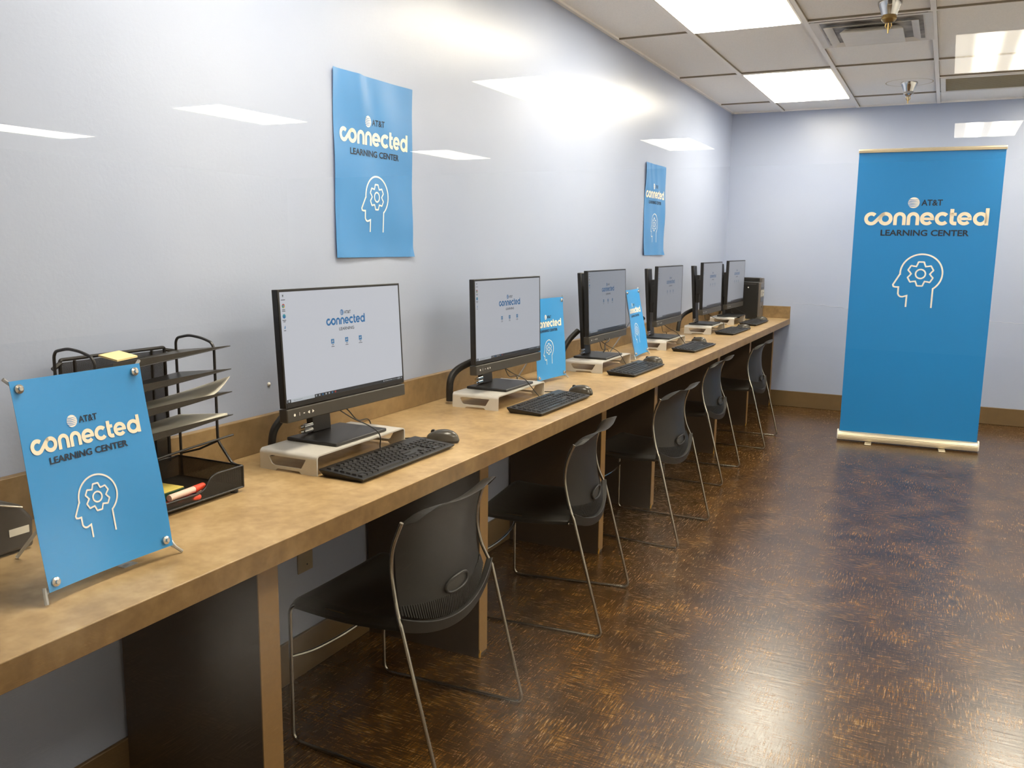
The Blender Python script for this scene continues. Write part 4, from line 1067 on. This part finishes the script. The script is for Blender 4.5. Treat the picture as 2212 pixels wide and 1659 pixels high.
marker(0.236, 1.388, HT + 0.0225, 0.25, MAT['blue'], MAT['paper'], 'blue marker pen with a white cap in the drawer')

# dark device at the left edge
t = thing('label_printer', 'dark grey desktop device with a pale label, at the left end of the worktop', 'device', (0, 0, HT))
mb = MB(); mb.prism([(0.845, 0.004), (1.050, 0.004), (1.052, 0.062), (1.030, 0.092), (0.985, 0.110), (0.845, 0.114)], 0, 0.045, 0.188); mb.build('body', MAT['devgrey'], t, bevel=0.008, seg=3)
MB().box(0.1878, 0.1895, 1.000, 1.040, 0.036, 0.050).build('label_plate', MAT['paper'], t, smooth=False)
MB().tube([(0.188, 0.86, 0.106), (0.1885, 0.985, 0.103), (0.1885, 1.03, 0.088)], 0.0016, 6).build('lid_seam', MAT['knob'], t)
for q in ((0.07, 0.87), (0.165, 0.87), (0.07, 1.03), (0.165, 1.03)): MB().lathe([(0.008, 0), (0.008, 0.006)], q[0], q[1], 10).build('foot', MAT['black'], t)
tag(MB().shell(lambda a, b: (0.432 - 0.022 * b, 1.055 + 0.030 * a, HT + 0.001 + 0.006 * math.sin(PI * a) * b), lambda a, b: (0.432 - 0.022 * b, 1.055 + 0.030 * a, HT + 0.0004 + 0.006 * math.sin(PI * a) * b), 6, 4).build('tape_scrap', MAT['clear']),
    'scrap of clear tape on the worktop under the nearest tabletop banner', 'tape')

# ================================================================== CHAIRS
# local: x backwards (away from the worktop), y sideways, z up; origin on the floor midway between the front legs
def lerp(tab, z):
    for (a, va), (b, vb) in zip(tab, tab[1:]):
        if z <= b:
            k = max(0, (z - a) / (b - a)); k = k * k * (3 - 2 * k) if False else k; return va + (vb - va) * k
    return tab[-1][1]
UC = [(0.34, 0.398), (0.40, 0.402), (0.45, 0.396), (0.50, 0.386), (0.55, 0.378), (0.60, 0.374), (0.64, 0.376), (0.67, 0.384), (0.69, 0.395), (0.71, 0.414), (0.725, 0.432)]
UE = [(0.34, 0.372), (0.40, 0.366), (0.45, 0.352), (0.50, 0.344), (0.55, 0.340), (0.60, 0.340), (0.64, 0.346), (0.67, 0.356), (0.69, 0.368), (0.71, 0.388), (0.735, 0.416)]
HWT = [(0.34, 0.228), (0.42, 0.222), (0.46, 0.215), (0.50, 0.212), (0.55, 0.213), (0.60, 0.216), (0.65, 0.219), (0.80, 0.220)]
def smooth3(tab):   # smooth table by resampling with a small window
    def f(z):
        return sum(lerp(tab, z + d) * w_ for d, w_ in ((-0.02, 0.15), (-0.01, 0.22), (0, 0.26), (0.01, 0.22), (0.02, 0.15)))
    return f
fC, fE, fW = smooth3(UC), smooth3(UE), smooth3(HWT)
def back_pt(a, b, off=0.0, zb=None):
    s_ = 2 * a - 1
    zbot = 0.402 + 0.045 * s_ * s_
    ztop = 0.713 + 0.022 * s_ * s_ - 0.050 * max(0, (abs(s_) - 0.72) / 0.28) ** 2.2
    z = zbot + (ztop - zbot) * b
    k = max(0.0, (b - 0.80) / 0.20)
    v_ = s_ * fW(z) * (1 - 0.10 * k ** 2.5); u_ = fC(min(z, 0.715)) + (fE(min(z, 0.725)) - fC(min(z, 0.715))) * s_ * s_
    m = max(0.0, (b - 0.90) / 0.10)
    return (u_ + off + 0.026 * m ** 1.6, v_, z - 0.006 * m * m)
def surf(v_, z, off=0.0):
    s_ = v_ / 0.225; return (fC(z) + (fE(z) - fC(z)) * min(1.1, s_ * s_) + off, v_, z)

def make_chair():
    t = thing('sled_base_chair', '', 'chair')
    # seat shell
    def seat(a, b, dz=0.0):
        s_ = 2 * a - 1; u_ = -0.004 + b * (0.398 - 0.046 * s_ * s_)
        hw_ = 0.222 - 0.010 * max(0, b - 0.55) / 0.45 - 0.012 * max(0, 0.08 - b) / 0.08
        z = 0.418 - 0.014 * (1 - s_ * s_) * math.sin(PI * min(1, b * 1.05)) - 0.010 * math.sin(PI * 0.9 * b)
        z -= 0.020 * max(0, (0.10 - b) / 0.10) ** 2
        z -= 0.012 * max(0, (abs(s_) - 0.88) / 0.12) ** 2
        return (u_, s_ * hw_, z + dz)
    MB().shell(lambda a, b: seat(a, b), lambda a, b: seat(a, b, -0.014), 20, 22).build('seat', MAT['chair'], t, bevel=0.003)
    # backrest shell
    br = MB().shell(lambda a, b: back_pt(a, b), lambda a, b: back_pt(a, b, -0.007), 28, 34).build('backrest', MAT['chair'], t, bevel=0.0015)
    # lower band
    def band(a, b, off):
        s_ = 2 * a - 1; v_ = s_ * 0.243; z0 = 0.352 + 0.055 * s_ * s_; z = z0 + 0.030 * b + 0.006 * s_ * s_ * b
        return (0.410 - 0.036 * s_ * s_ + 0.004 * b + off, v_, z)
    MB().shell(lambda a, b: band(a, b, 0.004), lambda a, b: band(a, b, -0.016), 28, 3).build('lower_band', MAT['chair'], t, bevel=0.002)
    # ribbed strip between band and backrest
    mb = MB(); n = 54
    for k in range(n):
        s_ = -0.94 + 1.88 * (k + 0.5) / n; v_ = s_ * 0.225; z0 = 0.384 + 0.058 * s_ * s_; z1 = z0 + 0.052 - 0.030 * s_ * s_
        if abs(v_) < 0.072: z1 = min(z1, 0.4365)
        p0 = surf(v_, z0, 0.006); p1 = surf(v_, z1, 0.0015); h = 0.0021
        a0 = (p0[0] - 0.010, v_, z0); a1 = (p1[0] - 0.006, v_, z1)
        mb.add([(p0[0], v_ - h, z0), (p0[0], v_ + h, z0), (p1[0], v_ + h, z1), (p1[0], v_ - h, z1), (a0[0], v_ - h, z0), (a0[0], v_ + h, z0), (a1[0], v_ + h, z1), (a1[0], v_ - h, z1)],
               [(0, 1, 2, 3), (7, 6, 5, 4), (0, 4, 5, 1), (1, 5, 6, 2), (2, 6, 7, 3), (3, 7, 4, 0)])
    mb.build('ribbed_strip', MAT['chair'], br, smooth=False)
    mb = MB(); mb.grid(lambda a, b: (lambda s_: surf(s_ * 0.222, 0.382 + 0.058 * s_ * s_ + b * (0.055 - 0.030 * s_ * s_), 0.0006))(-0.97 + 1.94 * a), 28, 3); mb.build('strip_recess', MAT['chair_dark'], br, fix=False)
    # grip loop
    mb = MB(); pts = []; N = 30
    for k in range(N + 1):
        an = 2 * PI * k / N; c_, s2 = math.cos(an), math.sin(an)
        v_ = 0.058 * (abs(c_) ** 0.8) * (1 if c_ > 0 else -1); z = 0.4585 + 0.0195 * (abs(s2) ** 0.8) * (1 if s2 > 0 else -1); pts.append(surf(v_, z, 0.006 + 0.004 * max(0, s2)))
    mb.tube(pts, 0.0038, 8, caps=False); mb.build('grip_rim', MAT['chair'], br)
    mb = MB(); mb.grid(lambda a, b: (lambda th, r: surf(0.056 * r * math.cos(th), 0.4585 + 0.018 * r * math.sin(th), 0.002))(2 * PI * a, b), 24, 4); mb.build('grip_recess', plain('grip_plastic', srgb(50, 48, 42), 0.45) if 'grip_plastic' not in bpy.data.materials else bpy.data.materials['grip_plastic'], br, fix=False)
    # bent rod frame
    for s_ in (-1, 1):
        p = [(0.366, s_ * 0.222, 0.682), (0.342, s_ * 0.226, 0.615), (0.337, s_ * 0.226, 0.555), (0.348, s_ * 0.230, 0.495), (0.362, s_ * 0.238, 0.455), (0.378, s_ * 0.246, 0.420)]
        q = [Vector((0.378, s_ * 0.246, 0.420)), Vector((0.488, s_ * 0.243, 0.0056)), Vector((0.006, s_ * 0.222, 0.0056)), Vector((0.006, s_ * 0.220, 0.396)), Vector((0.060, s_ * 0.205, 0.401)), Vector((0.350, s_ * 0.205, 0.392))]
        path = smooth_path(p, 4)[:-1] + fillet(q, 0.030, 6)
        MB().tube(path, 0.0055, 10).build('sled_leg', MAT['chrome'], t)
    MB().tube(smooth_path([(0.008, -0.220, 0.250), (0.028, -0.14, 0.243), (0.036, 0, 0.240), (0.028, 0.14, 0.243), (0.008, 0.220, 0.250)], 6), 0.0048, 8).build('crossbar', MAT['chrome'], t)
    return t
CH = [(0.226, 1.945, 0.5, 'nearest the camera, beside the front support panel'), (0.252, 2.893, 7.5, 'second from the camera, turned slightly'),
      (0.284, 3.990, -2.5, 'third from the camera, under the third monitor'), (0.205, 5.130, 0.5, 'fourth from the camera, pushed under the worktop'),
      (0.250, 6.205, 0.0, 'farthest away, below the last monitors')]
ch0 = make_chair()
for i, (x, y, a, lb) in enumerate(CH):
    c = ch0 if i == 0 else copy_tree(ch0)
    c.location = (x, y, 0); c.rotation_euler = (0, 0, math.radians(a))
    tag(c, 'charcoal plastic chair on chrome sled legs, ' + lb, 'chair', 'chairs along the worktop')
